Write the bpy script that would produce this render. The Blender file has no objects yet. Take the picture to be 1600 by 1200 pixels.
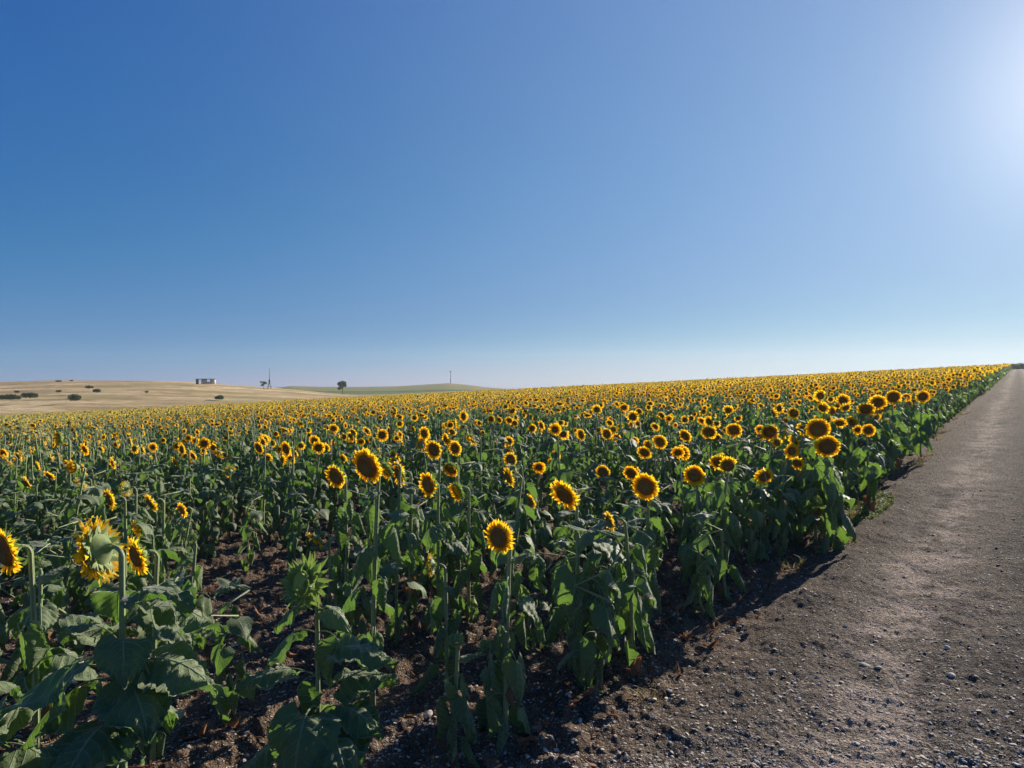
import bpy, math, random
import numpy as np
from mathutils import Vector, Matrix, Euler
R = math.radians
PI = math.pi
SC = bpy.context.scene
COL = SC.collection
rnd = random.Random(11)

# ------------------------------------------------------------------ camera
EYE = 1.70
F = 1100.0                       # focal length in photo pixels (photo 1600 x 1200)
cd = bpy.data.cameras.new("camera")
cam = bpy.data.objects.new("camera", cd); COL.objects.link(cam)
cam.location = (0, 0, EYE)
cam.rotation_euler = (R(90), 0, 0)
cd.sensor_width = 36.0
cd.lens = 36.0 * F / 1600.0
cd.clip_start = 0.05
cd.clip_end = 6000
SC.camera = cam

# ------------------------------------------------------------------ sky and sun
SUN_AZ = math.atan2(960, 1100)       # clockwise from +Y
SUN_EL = R(18.6)
world = bpy.data.worlds.new("World"); SC.world = world
world.use_nodes = True
wn = world.node_tree.nodes; wl = world.node_tree.links
wn.clear()
wo = wn.new('ShaderNodeOutputWorld'); bg = wn.new('ShaderNodeBackground')
sky = wn.new('ShaderNodeTexSky'); sky.sky_type = 'NISHITA'
sky.sun_disc = False
sky.sun_elevation = SUN_EL
sky.sun_rotation = SUN_AZ
sky.altitude = 0
sky.air_density = 0.6
sky.dust_density = 0.0
sky.ozone_density = 2.5
EXPOSURE = 0.9
def lin(v):
    v /= 255.0
    return v/12.92 if v <= .04045 else ((v+.055)/1.055)**2.4
# the camera's response to the sky: physical sky -> scaled -> one tone curve per channel
sc1 = wn.new('ShaderNodeVectorMath'); sc1.operation = 'SCALE'; sc1.inputs[3].default_value = 0.075
cv = wn.new('ShaderNodeRGBCurve')
TONE = [[(0,0),(63,38),(84,52),(110,76),(151,104),(199,164),(255,190)],
        [(0,0),(87,97),(111,114),(130,126),(176,145),(229,180),(255,190)],
        [(0,0),(122,166),(150,175),(181,185),(236,190),(255,192)]]
for ci_, pts_ in enumerate(TONE):
    c = cv.mapping.curves[ci_]
    pp = [(lin(i_), lin(o_)) for i_, o_ in pts_]
    c.points[0].location = pp[0]; c.points[1].location = pp[-1]
    for q in pp[1:-1]: c.points.new(*q)
cv.mapping.extend = 'HORIZONTAL'
cv.mapping.update()
sc2 = wn.new('ShaderNodeVectorMath'); sc2.operation = 'SCALE'; sc2.inputs[3].default_value = 10.0*2**-EXPOSURE
# light scattered round the sun: a broad, a middle and a tight lobe about the sun's direction
tcw = wn.new('ShaderNodeTexCoord'); nrm = wn.new('ShaderNodeVectorMath'); nrm.operation = 'NORMALIZE'
dt = wn.new('ShaderNodeVectorMath'); dt.operation = 'DOT_PRODUCT'
dt.inputs[1].default_value = (math.sin(SUN_AZ)*math.cos(SUN_EL), math.cos(SUN_AZ)*math.cos(SUN_EL), math.sin(SUN_EL))
wl.new(tcw.outputs['Generated'], nrm.inputs[0]); wl.new(nrm.outputs[0], dt.inputs[0])
mx0 = wn.new('ShaderNodeMath'); mx0.operation = 'MAXIMUM'; mx0.inputs[1].default_value = 0.0; wl.new(dt.outputs['Value'], mx0.inputs[0])
wl.new(sky.outputs[0], sc1.inputs[0]); wl.new(sc1.outputs[0], cv.inputs['Color'])
acc = cv.outputs[0]
for ex_, c_ in ((3.2, (.175,.20,.235)), (24.0, (.15,.135,.10)), (130.0, (.44,.38,.29))):
    pw = wn.new('ShaderNodeMath'); pw.operation = 'POWER'; pw.inputs[1].default_value = ex_; wl.new(mx0.outputs[0], pw.inputs[0])
    ml = wn.new('ShaderNodeVectorMath'); ml.operation = 'SCALE'; ml.inputs[0].default_value = c_; wl.new(pw.outputs[0], ml.inputs[3])
    ad = wn.new('ShaderNodeVectorMath'); ad.operation = 'ADD'; wl.new(acc, ad.inputs[0]); wl.new(ml.outputs[0], ad.inputs[1]); acc = ad.outputs[0]
wl.new(acc, sc2.inputs[0]); wl.new(sc2.outputs[0], bg.inputs[0])
bg.inputs[1].default_value = 0.1
wl.new(bg.outputs[0], wo.inputs[0])

sl = bpy.data.lights.new("sun", 'SUN'); sl.energy = 5.0; sl.angle = R(0.53)
sl.color = (1.0, 0.90, 0.76)
sun = bpy.data.objects.new("sun", sl); COL.objects.link(sun)
sdir = Vector((math.sin(SUN_AZ)*math.cos(SUN_EL), math.cos(SUN_AZ)*math.cos(SUN_EL), math.sin(SUN_EL)))
sun.rotation_euler = sdir.to_track_quat('Z', 'Y').to_euler()
sun.location = (20, 25, 20)

SC.view_settings.view_transform = 'Standard'
SC.view_settings.look = 'None'
SC.view_settings.exposure = EXPOSURE
SC.view_settings.gamma = 1.0
try: SC.view_settings.use_curve_mapping = False
except Exception: pass
SC.render.engine = 'CYCLES'
SC.cycles.max_bounces = 6
SC.cycles.diffuse_bounces = 4
SC.cycles.glossy_bounces = 2
SC.cycles.transmission_bounces = 4
SC.cycles.caustics_reflective = False
SC.cycles.caustics_refractive = False

# ------------------------------------------------------------------ helpers
def tag(o, label=None, cat=None, group=None, kind=None):
    if label: o["label"] = label
    if cat: o["category"] = cat
    if group: o["group"] = group
    if kind: o["kind"] = kind
    return o

def empty(name, loc, rz=0.0):
    o = bpy.data.objects.new(name, None); COL.objects.link(o)
    o.location = loc; o.rotation_euler = (0, 0, rz); o.empty_display_size = 0.1
    return o

def link(name, me, parent=None, loc=None):
    o = bpy.data.objects.new(name, me); COL.objects.link(o)
    if parent is not None: o.parent = parent
    if loc is not None: o.location = loc
    return o

class MB:
    """collects vertices, faces, uv per vertex, two float attributes per vertex and a material slot per face"""
    def __init__(s): s.v=[]; s.f=[]; s.uv=[]; s.dry=[]; s.tone=[]; s.m=[]; s.n=0
    def add(s, v, f, uv=None, dry=0.0, tone=0.5, m=0):
        v = np.asarray(v, float); k = len(v)
        s.v.append(v)
        s.uv.append(np.zeros((k,2)) if uv is None else np.asarray(uv,float))
        s.dry.append(np.full(k, dry) if np.isscalar(dry) else np.asarray(dry,float))
        s.tone.append(np.full(k, tone) if np.isscalar(tone) else np.asarray(tone,float))
        for q in f: s.f.append(tuple(int(i)+s.n for i in q)); s.m.append(m)
        s.n += k
    def merge(s, o, M=None, m=None):
        """append another MB transformed by 4x4 numpy M"""
        v = np.concatenate(o.v)
        if M is not None: v = v @ M[:3,:3].T + M[:3,3]
        s.v.append(v); s.uv += o.uv; s.dry += o.dry; s.tone += o.tone
        for q in o.f: s.f.append(tuple(i+s.n for i in q))
        s.m += (o.m if m is None else [m]*len(o.f))
        s.n += len(v)
    def mesh(s, name, mats, smooth=True):
        me = bpy.data.meshes.new(name)
        v = np.concatenate(s.v)
        me.from_pydata(v.tolist(), [], s.f)
        for mm in mats: me.materials.append(mm)
        me.polygons.foreach_set('material_index', np.array(s.m, dtype=np.int32))
        me.polygons.foreach_set('use_smooth', np.full(len(s.f), smooth))
        uv = np.concatenate(s.uv)
        li = np.empty(len(me.loops), dtype=np.int32); me.loops.foreach_get('vertex_index', li)
        ul = me.uv_layers.new(name='UVMap'); ul.data.foreach_set('uv', uv[li].astype(np.float32).ravel())
        for nm, arr in (('dry', s.dry), ('tone', s.tone)):
            a = me.attributes.new(nm, 'FLOAT', 'POINT')
            a.data.foreach_set('value', np.concatenate(arr).astype(np.float32))
        me.update()
        return me
    def build(s, name, mats, parent=None, loc=None, smooth=True):
        return link(name, s.mesh(name, mats, smooth), parent, loc)

def tube(mb, pts, rad, n=6, m=0, tone=0.5, dry=0.0, cap=True):
    pts = np.asarray(pts, float); k = len(pts)
    if np.isscalar(rad): rad = np.full(k, rad)
    T = np.gradient(pts, axis=0); T /= np.linalg.norm(T,axis=1)[:,None]+1e-9
    ref = np.array([0.,1.,0.]) if abs(T[0][1])<.9 else np.array([1.,0.,0.])
    V=[]; UV=[]
    S = ref
    for i in range(k):
        S = S - T[i]*np.dot(S,T[i]); S /= np.linalg.norm(S)+1e-9
        B = np.cross(T[i], S)
        for j in range(n):
            a = 2*PI*j/n
            V.append(pts[i] + rad[i]*(math.cos(a)*S+math.sin(a)*B)); UV.append((j/n, i/(k-1)))
    Fc=[]
    for i in range(k-1):
        for j in range(n):
            a=i*n+j; b=i*n+(j+1)%n
            Fc.append((a,b,b+n,a+n))
    if cap:
        Fc.append(tuple(range(n-1,-1,-1))); Fc.append(tuple(range((k-1)*n,k*n)))
    mb.add(V,Fc,UV,dry,tone,m)

def box(mb, c, s, rz=0.0, m=0):
    x,y,z = [q/2 for q in s]
    ca,sa = math.cos(rz), math.sin(rz)
    V=[]
    for dz in (-z,z):
        for dx,dy in ((-x,-y),(x,-y),(x,y),(-x,y)):
            V.append((c[0]+dx*ca-dy*sa, c[1]+dx*sa+dy*ca, c[2]+dz))
    mb.add(V,[(3,2,1,0),(4,5,6,7),(0,1,5,4),(1,2,6,5),(2,3,7,6),(3,0,4,7)],m=m)

class Noise:
    def __init__(s, seed):
        s.g = np.random.default_rng(seed).random((256,256))
    def __call__(s, x, y):
        xi=np.floor(x).astype(np.int64); yi=np.floor(y).astype(np.int64)
        fx=x-xi; fy=y-yi; fx=fx*fx*(3-2*fx); fy=fy*fy*(3-2*fy)
        a=s.g[xi&255,yi&255]; b=s.g[(xi+1)&255,yi&255]; c=s.g[xi&255,(yi+1)&255]; d=s.g[(xi+1)&255,(yi+1)&255]
        return (a*(1-fx)+b*fx)*(1-fy)+(c*(1-fx)+d*fx)*fy-.5
N1,N2,N3 = Noise(1),Noise(2),Noise(3)
def fbm(x,y,nn=N1,o=4):
    r=0;a=1.
    for i in range(o):
        r=r+a*nn(x*2**i+17.3*i,y*2**i+9.1*i); a*=.5
    return r

# ------------------------------------------------------------------ materials
def new_mat(name):
    m = bpy.data.materials.new(name); m.use_nodes = True
    nt = m.node_tree; nt.nodes.clear()
    out = nt.nodes.new('ShaderNodeOutputMaterial')
    return m, nt, out
def nd(nt, t, **kw):
    n = nt.nodes.new(t)
    for k,v in kw.items(): setattr(n,k,v)
    return n
def mixc(nt, fac, a, b, mode='MIX'):
    n = nt.nodes.new('ShaderNodeMix'); n.data_type='RGBA'; n.blend_type=mode
    for sock,val in ((0,fac),(6,a),(7,b)):
        if isinstance(val,(int,float)): n.inputs[sock].default_value=val
        elif isinstance(val,tuple): n.inputs[sock].default_value=(val+(1,))[:4]
        else: nt.links.new(val,n.inputs[sock])
    return n.outputs[2]
def mth(nt, op, a, b=None, c=None, clamp=False):
    n = nt.nodes.new('ShaderNodeMath'); n.operation=op; n.use_clamp=clamp
    for i,val in enumerate((a,b,c)):
        if val is None: continue
        if isinstance(val,(int,float)): n.inputs[i].default_value=val
        else: nt.links.new(val,n.inputs[i])
    return n.outputs[0]
def ramp(nt, fac, stops):
    n = nt.nodes.new('ShaderNodeValToRGB')
    e = n.color_ramp.elements
    while len(e)<len(stops): e.new(.5)
    for i,(p,c) in enumerate(stops):
        e[i].position=p; e[i].color=(c if len(c)==4 else tuple(c)+(1,))
    nt.links.new(fac,n.inputs[0])
    return n.outputs[0]
def noise(nt, vec, scale, detail=3, rough=.55, out=0):
    n = nt.nodes.new('ShaderNodeTexNoise'); n.inputs['Scale'].default_value=scale
    n.inputs['Detail'].default_value=detail; n.inputs['Roughness'].default_value=rough
    if vec is not None: nt.links.new(vec,n.inputs['Vector'])
    return n.outputs[out]
def smooth(nt, v, a, b):
    n = nt.nodes.new('ShaderNodeMapRange'); n.interpolation_type='SMOOTHSTEP'
    n.inputs['From Min'].default_value=a; n.inputs['From Max'].default_value=b
    nt.links.new(v,n.inputs['Value']); return n.outputs[0]
def pbsdf(nt, col, rough=.7, spec=.3, normal=None):
    p = nt.nodes.new('ShaderNodeBsdfPrincipled')
    if isinstance(col,tuple): p.inputs['Base Color'].default_value=(col+(1,))[:4]
    else: nt.links.new(col,p.inputs['Base Color'])
    if isinstance(rough,(int,float)): p.inputs['Roughness'].default_value=rough
    else: nt.links.new(rough,p.inputs['Roughness'])
    p.inputs['Specular IOR Level'].default_value=spec
    if normal is not None: nt.links.new(normal,p.inputs['Normal'])
    return p
def bump(nt, h, dist, strength=1.0):
    b = nt.nodes.new('ShaderNodeBump'); b.inputs['Distance'].default_value=dist; b.inputs['Strength'].default_value=strength
    nt.links.new(h,b.inputs['Height']); return b.outputs[0]

def mat_leaf():
    m,nt,out = new_mat('sunflower_leaf')
    uvn = nd(nt,'ShaderNodeUVMap'); sep = nd(nt,'ShaderNodeSeparateXYZ'); nt.links.new(uvn.outputs[0],sep.inputs[0])
    u,v = sep.outputs[0],sep.outputs[1]
    au = mth(nt,'ABSOLUTE',mth(nt,'SUBTRACT',u,.5))          # 0 midrib .. .5 edge
    mid = smooth(nt,au,.03,.0)
    ph = mth(nt,'SUBTRACT',mth(nt,'MULTIPLY',v,7.0),mth(nt,'MULTIPLY',au,4.6))
    fr = mth(nt,'FRACT',ph)
    dv = mth(nt,'ABSOLUTE',mth(nt,'SUBTRACT',fr,.5))
    side = smooth(nt,dv,.42,.5)
    vein = mth(nt,'MAXIMUM',mid,mth(nt,'MULTIPLY',side,.7))
    dry = nd(nt,'ShaderNodeAttribute',attribute_name='dry').outputs['Fac']
    tone = nd(nt,'ShaderNodeAttribute',attribute_name='tone').outputs['Fac']
    oi = nd(nt,'ShaderNodeObjectInfo').outputs['Random']
    tc = nd(nt,'ShaderNodeTexCoord').outputs['Object']
    nz = noise(nt,tc,35,3)
    t2 = mth(nt,'ADD',mth(nt,'MULTIPLY',tone,.6),mth(nt,'MULTIPLY',oi,.4))
    green = mixc(nt,t2,(.085,.140,.048),(.190,.235,.100))
    green = mixc(nt,mth(nt,'MULTIPLY',nz,.35),green,(.18,.23,.115))
    green = mixc(nt,mth(nt,'MULTIPLY',vein,.8),green,(.30,.36,.18))
    dfac = mth(nt,'ADD',dry,mth(nt,'MULTIPLY',mth(nt,'SUBTRACT',nz,.5),.35))
    edge = mth(nt,'MULTIPLY',smooth(nt,au,.40,.5),.15)
    dfac = mth(nt,'ADD',dfac,mth(nt,'MULTIPLY',edge,dry))
    ye = ramp(nt,dfac,[(0.25,(.0,.0,.0)),(.45,(1,1,1))])
    br = ramp(nt,dfac,[(0.55,(.0,.0,.0)),(.75,(1,1,1))])
    col = mixc(nt,ye,green,(.28,.26,.06))
    col = mixc(nt,br,col,mixc(nt,nz,(.20,.10,.05),(.34,.20,.12)))
    h = mth(nt,'SUBTRACT',mth(nt,'MULTIPLY',noise(nt,tc,120,3),.5),mth(nt,'MULTIPLY',vein,1.0))
    nb = bump(nt,h,.005,1.0)
    p = pbsdf(nt,col,.62,.35,nb)
    p.inputs['Sheen Weight'].default_value=.5; p.inputs['Sheen Roughness'].default_value=.4
    tr = nd(nt,'ShaderNodeBsdfTranslucent')
    tcol = mixc(nt,.5,mixc(nt,1.0,col,(1.5,2.0,.75),'MULTIPLY'),(.10,.20,.02))
    tcol = mixc(nt,br,tcol,(.22,.09,.03))
    nt.links.new(tcol,tr.inputs[0]); nt.links.new(nb,tr.inputs['Normal'])
    mx = nd(nt,'ShaderNodeMixShader'); mx.inputs[0].default_value=.34
    nt.links.new(p.outputs[0],mx.inputs[1]); nt.links.new(tr.outputs[0],mx.inputs[2])
    nt.links.new(mx.outputs[0],out.inputs[0]); return m

def mat_bract():
    m,nt,out = new_mat('flower_back')
    tc = nd(nt,'ShaderNodeTexCoord').outputs['Object']
    tone = nd(nt,'ShaderNodeAttribute',attribute_name='tone').outputs['Fac']
    nz = noise(nt,tc,60,3)
    col = mixc(nt,mth(nt,'MULTIPLY',tone,nz),(.13,.20,.055),(.36,.44,.16))
    p = pbsdf(nt,col,.6,.3,bump(nt,nz,.002,.6)); p.inputs['Sheen Weight'].default_value=.3
    tr = nd(nt,'ShaderNodeBsdfTranslucent'); tr.inputs[0].default_value=(.25,.36,.06,1)
    mx = nd(nt,'ShaderNodeMixShader'); mx.inputs[0].default_value=.3
    nt.links.new(p.outputs[0],mx.inputs[1]); nt.links.new(tr.outputs[0],mx.inputs[2])
    nt.links.new(mx.outputs[0],out.inputs[0]); return m

def mat_stem():
    m,nt,out = new_mat('sunflower_stem')
    uvn = nd(nt,'ShaderNodeUVMap'); sep = nd(nt,'ShaderNodeSeparateXYZ'); nt.links.new(uvn.outputs[0],sep.inputs[0])
    dry = nd(nt,'ShaderNodeAttribute',attribute_name='dry').outputs['Fac']
    tc = nd(nt,'ShaderNodeTexCoord').outputs['Object']
    nz = noise(nt,tc,40,3)
    st = mth(nt,'SINE',mth(nt,'MULTIPLY',sep.outputs[0],75))
    col = mixc(nt,nz,(.20,.26,.10),(.36,.42,.19))
    col = mixc(nt,dry,col,(.27,.19,.10))
    nb = bump(nt,mth(nt,'ADD',st,mth(nt,'MULTIPLY',nz,2)),.0015,.7)
    p = pbsdf(nt,col,.55,.35,nb)
    p.inputs['Sheen Weight'].default_value=.2
    nt.links.new(p.outputs[0],out.inputs[0]); return m

def mat_petal():
    m,nt,out = new_mat('sunflower_petal')
    tone = nd(nt,'ShaderNodeAttribute',attribute_name='tone').outputs['Fac']
    oi = nd(nt,'ShaderNodeObjectInfo').outputs['Random']
    uvn = nd(nt,'ShaderNodeUVMap'); sep = nd(nt,'ShaderNodeSeparateXYZ'); nt.links.new(uvn.outputs[0],sep.inputs[0])
    col = mixc(nt,tone,(.90,.51,.010),(.95,.67,.030))
    col = mixc(nt,smooth(nt,sep.outputs[1],.35,.0),col,(.86,.42,.006))
    col = mixc(nt,mth(nt,'MULTIPLY',oi,.3),col,(.82,.60,.04))
    st = mth(nt,'SINE',mth(nt,'MULTIPLY',sep.outputs[0],40))
    nb = bump(nt,st,.0006,.5)
    p = pbsdf(nt,col,.55,.2,nb)
    tr = nd(nt,'ShaderNodeBsdfTranslucent'); nt.links.new(mixc(nt,1.0,col,(1.0,.95,.7),'MULTIPLY'),tr.inputs[0])
    mx = nd(nt,'ShaderNodeMixShader'); mx.inputs[0].default_value=.6
    nt.links.new(p.outputs[0],mx.inputs[1]); nt.links.new(tr.outputs[0],mx.inputs[2])
    nt.links.new(mx.outputs[0],out.inputs[0]); return m

def mat_disc():
    m,nt,out = new_mat('sunflower_disc')
    uvn = nd(nt,'ShaderNodeUVMap'); sep = nd(nt,'ShaderNodeSeparateXYZ'); nt.links.new(uvn.outputs[0],sep.inputs[0])
    r = sep.outputs[0]                          # 0 centre .. 1 edge
    tc = nd(nt,'ShaderNodeTexCoord').outputs['Object']
    vo = nd(nt,'ShaderNodeTexVoronoi'); vo.inputs['Scale'].default_value=230; nt.links.new(tc,vo.inputs['Vector'])
    nz = noise(nt,tc,150,2)
    col = ramp(nt,mth(nt,'ADD',r,mth(nt,'MULTIPLY',mth(nt,'SUBTRACT',nz,.5),.22)),[(0,(.33,.23,.06)),(.35,(.31,.18,.05)),(.72,(.26,.12,.035)),(.9,(.34,.15,.025)),(1,(.42,.20,.015))])
    col = mixc(nt,vo.outputs['Distance'],col,(.12,.065,.025))
    nb = bump(nt,vo.outputs['Distance'],.004,-1.0)
    p = pbsdf(nt,col,.8,.2,nb); nt.links.new(p.outputs[0],out.inputs[0]); return m

def row_coord(nt):
    """n: signed distance left of the line the camera stands on, s: distance along the road"""
    g = nd(nt,'ShaderNodeNewGeometry').outputs['Position']
    sep = nd(nt,'ShaderNodeSeparateXYZ'); nt.links.new(g,sep.inputs[0])
    x,y = sep.outputs[0],sep.outputs[1]
    n = mth(nt,'ADD',mth(nt,'MULTIPLY',x,-UY),mth(nt,'MULTIPLY',y,UX))
    s = mth(nt,'ADD',mth(nt,'MULTIPLY',x,UX),mth(nt,'MULTIPLY',y,UY))
    cb = nd(nt,'ShaderNodeCombineXYZ'); nt.links.new(s,cb.inputs[0]); nt.links.new(n,cb.inputs[1])
    return g,n,s,cb.outputs[0]

TH = math.atan2(790,1100)
UX,UY = math.sin(TH), math.cos(TH)            # direction of the road and the crop rows

def mat_earth(road=False):
    m,nt,out = new_mat('road_gravel' if road else 'field_earth')
    g,n,s,ns = row_coord(nt)
    big = noise(nt,g,.9,4,.6); med = noise(nt,g,7,4,.65); fine = noise(nt,g,60,4,.7)
    def vor(sc):
        v = nd(nt,'ShaderNodeTexVoronoi'); v.inputs['Scale'].default_value=sc; nt.links.new(g,v.inputs['Vector'])
        sp = nd(nt,'ShaderNodeSeparateColor'); nt.links.new(v.outputs['Color'],sp.inputs[0]); return v.outputs['Distance'],sp.outputs[0],sp.outputs[1]
    d1,a1,b1 = vor(38); d2,a2,b2 = vor(95); d3,a3,b3 = vor(190)
    soil = mixc(nt,smooth(nt,med,.35,.68),(.085,.050,.029),(.20,.125,.072))
    grav = mixc(nt,smooth(nt,fine,.36,.66),(.064,.049,.038),(.180,.145,.115))
    spk = mixc(nt,b2,(.022,.018,.016),(.40,.34,.285))
    nn = mth(nt,'ADD',n,mth(nt,'MULTIPLY',mth(nt,'SUBTRACT',big,.5),.9))
    rf = smooth(nt,nn,1.9,.9)
    col = mixc(nt,rf,soil,grav)
    col = mixc(nt,mth(nt,'MULTIPLY',smooth(nt,a2,.35,.55),mth(nt,'ADD',.35,mth(nt,'MULTIPLY',rf,.45))),col,spk)
    col = mixc(nt,mth(nt,'MULTIPLY',smooth(nt,a3,.5,.6),.45),col,mixc(nt,b3,(.03,.025,.022),(.26,.22,.19)))
    def track(c,w):
        d = mth(nt,'ABSOLUTE',mth(nt,'SUBTRACT',nn,c)); return smooth(nt,d,w,w*.2)
    tr = mth(nt,'MAXIMUM',track(.62,.40),track(-.95,.45))
    patch = smooth(nt,noise(nt,g,2.1,6,.78),.43,.53)
    pink = mixc(nt,smooth(nt,fine,.35,.65),(.19,.15,.12),(.60,.49,.41))
    col = mixc(nt,mth(nt,'MULTIPLY',mth(nt,'MULTIPLY',tr,patch),.8),col,pink)
    col = mixc(nt,mth(nt,'MULTIPLY',mth(nt,'MULTIPLY',track(-.12,.30),rf),.5),col,(.045,.042,.040))
    col = mixc(nt,mth(nt,'MULTIPLY',mth(nt,'MULTIPLY',track(1.25,.22),rf),.35),col,(.06,.05,.04))
    # streaks of darker and paler stone running along the road
    mp = nd(nt,'ShaderNodeMapping'); mp.inputs['Scale'].default_value=(.16,1.5,1); nt.links.new(ns,mp.inputs[0])
    st = noise(nt,mp.outputs[0],1.3,4,.65)
    col = mixc(nt,mth(nt,'MULTIPLY',smooth(nt,st,.5,.66),mth(nt,'MULTIPLY',rf,.6)),col,(.045,.042,.040))
    peb = mth(nt,'MULTIPLY',smooth(nt,d1,.40,.28),smooth(nt,a1,.74,.76))
    col = mixc(nt,mth(nt,'MULTIPLY',peb,.9),col,mixc(nt,b1,(.12,.11,.10),(.46,.41,.36)))
    h = mth(nt,'ADD',mth(nt,'MULTIPLY',fine,.8),mth(nt,'MULTIPLY',peb,.9))
    h = mth(nt,'ADD',h,mth(nt,'MULTIPLY',mth(nt,'SUBTRACT',1.0,d2),mth(nt,'MULTIPLY',a2,.9)))
    h = mth(nt,'ADD',h,mth(nt,'MULTIPLY',mth(nt,'MULTIPLY',mth(nt,'SUBTRACT',1.0,d1),a1),.9))
    h = mth(nt,'ADD',h,mth(nt,'MULTIPLY',med,1.2))
    nb = bump(nt,h,.026,1.0)
    p = pbsdf(nt,col,1.0,.04,nb); nt.links.new(p.outputs[0],out.inputs[0]); return m

def mat_dry_hill():
    m,nt,out = new_mat('dry_hill_grass')
    g = nd(nt,'ShaderNodeNewGeometry').outputs['Position']
    mp = nd(nt,'ShaderNodeMapping'); mp.inputs['Scale'].default_value=(.25,1,1); nt.links.new(g,mp.inputs[0])
    a = noise(nt,mp.outputs[0],.09,5,.6); b = noise(nt,mp.outputs[0],.9,4,.6); c = noise(nt,g,.03,3,.5)
    col = ramp(nt,a,[(.34,(.34,.23,.11)),(.5,(.54,.39,.19)),(.64,(.78,.60,.33))])
    col = mixc(nt,mth(nt,'MULTIPLY',smooth(nt,b,.46,.60),.6),col,(.22,.15,.075))
    col = mixc(nt,mth(nt,'MULTIPLY',smooth(nt,c,.52,.62),.5),col,(.30,.27,.10))
    nb = bump(nt,b,.35,1.0)
    p = pbsdf(nt,col,.95,.1,nb); nt.links.new(p.outputs[0],out.inputs[0]); return m

def mat_green_hill():
    m,nt,out = new_mat('green_hill_fields')
    at = nd(nt,'ShaderNodeAttribute',attribute_name='band').outputs['Fac']
    g = nd(nt,'ShaderNodeNewGeometry').outputs['Position']
    nz = noise(nt,g,.02,4,.6)
    bb = mth(nt,'ADD',at,mth(nt,'MULTIPLY',mth(nt,'SUBTRACT',nz,.5),.12))
    col = ramp(nt,bb,[(0,(.33,.23,.12)),(.16,(.30,.21,.10)),(.24,(.075,.13,.02)),(.40,(.10,.155,.025)),(.45,(.04,.05,.022)),(.50,(.085,.14,.025)),(.60,(.22,.19,.045)),(.8,(.20,.19,.045)),(1,(.25,.20,.10))])
    fine = noise(nt,g,.25,3,.7)
    col = mixc(nt,mth(nt,'MULTIPLY',fine,.35),col,(.07,.085,.03))
    p = pbsdf(nt,col,.95,.1); nt.links.new(p.outputs[0],out.inputs[0]); return m

def mat_simple(name, c1, c2, scale=8, rough=.8, bd=.01, trans=None, spec=.25):
    m,nt,out = new_mat(name)
    tc = nd(nt,'ShaderNodeTexCoord').outputs['Object']
    tone = nd(nt,'ShaderNodeAttribute',attribute_name='tone').outputs['Fac']
    nz = noise(nt,tc,scale,4,.6)
    f = mth(nt,'ADD',mth(nt,'MULTIPLY',smooth(nt,nz,.3,.7),.5),mth(nt,'MULTIPLY',tone,.5))
    col = mixc(nt,f,c1,c2)
    p = pbsdf(nt,col,rough,spec,bump(nt,nz,bd,.8))
    if trans:
        tr = nd(nt,'ShaderNodeBsdfTranslucent'); tr.inputs[0].default_value=trans+(1,)
        mx = nd(nt,'ShaderNodeMixShader'); mx.inputs[0].default_value=.3
        nt.links.new(p.outputs[0],mx.inputs[1]); nt.links.new(tr.outputs[0],mx.inputs[2]); nt.links.new(mx.outputs[0],out.inputs[0])
    else: nt.links.new(p.outputs[0],out.inputs[0])
    return m

LEAF,STEM,PETAL,DISC,BRACT = mat_leaf(),mat_stem(),mat_petal(),mat_disc(),mat_bract()
EARTH,ROAD = mat_earth(),mat_earth(True)
DRYHILL,GREENHILL = mat_dry_hill(),mat_green_hill()
STONE = mat_simple('stone',(.20,.165,.13),(.70,.60,.49),30,.85,.004)
LITTER = mat_simple('dry_leaf',(.12,.06,.03),(.36,.20,.12),30,.85,.002,(.25,.12,.05))
WEED = mat_simple('weed_leaf',(.09,.13,.03),(.26,.30,.07),20,.7,.002,(.14,.2,.03))
BUSH = mat_simple('bush_leaf',(.08,.12,.04),(.17,.22,.08),3,.75,.02,(.05,.08,.02))
BARK = mat_simple('bark',(.05,.04,.03),(.12,.095,.07),12,.9,.02)
CONC = mat_simple('weathered_concrete',(.42,.34,.29),(.60,.51,.45),2,.9,.02)
WHITE = mat_simple('whitewash',(.55,.53,.48),(.75,.72,.66),2,.85,.01)
DARK = mat_simple('dark_metal',(.035,.04,.045),(.07,.075,.08),5,.6,.01)
GREYMETAL = mat_simple('grey_metal',(.10,.115,.13),(.16,.175,.19),5,.5,.005)

# ------------------------------------------------------------------ terrain
PA,PB = .0503, -.0071
def X_of(x,y): return 800 + F*x/np.maximum(y,1e-3)
def R_field(az):
    X = 800+F*np.tan(np.clip(az,-1.3,1.3))
    return np.interp(X,[-1500,-300,0,300,560,800,1600,3000],[120,150,165,190,225,245,260,260])
YD = ([-3000,-700,-300,0,45,85,140,240,300,340,420,460,500,560,620,700,770,830,900],
      [650,618,604,597,595.5,594,594.5,595,597,600,605.5,609,613,617.5,615.5,612,609.5,610,616])
YG = ([330,430,455,500,560,620,660,700,730,760,800,830,900,1000],
      [614,606,603.2,604.3,604.5,603.5,601,598.8,601,605,608,610,616,626])
def plane(x,y): return PA*x + PB*y
def ground_z(x,y):
    """smooth ground height, arrays or floats"""
    x=np.asarray(x,float); y=np.asarray(y,float)
    r=np.hypot(x,y); az=np.arctan2(x,y)
    rf=R_field(az)
    z=plane(x,y)
    over=np.maximum(r-rf,0)
    # right of the dry hill the ground simply rolls over the crest
    z=z-over*over*.0009-over*.02
    # dip the plane softly behind the camera
    z=np.where(y<0,plane(x,y*.2),z)
    return z
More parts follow.
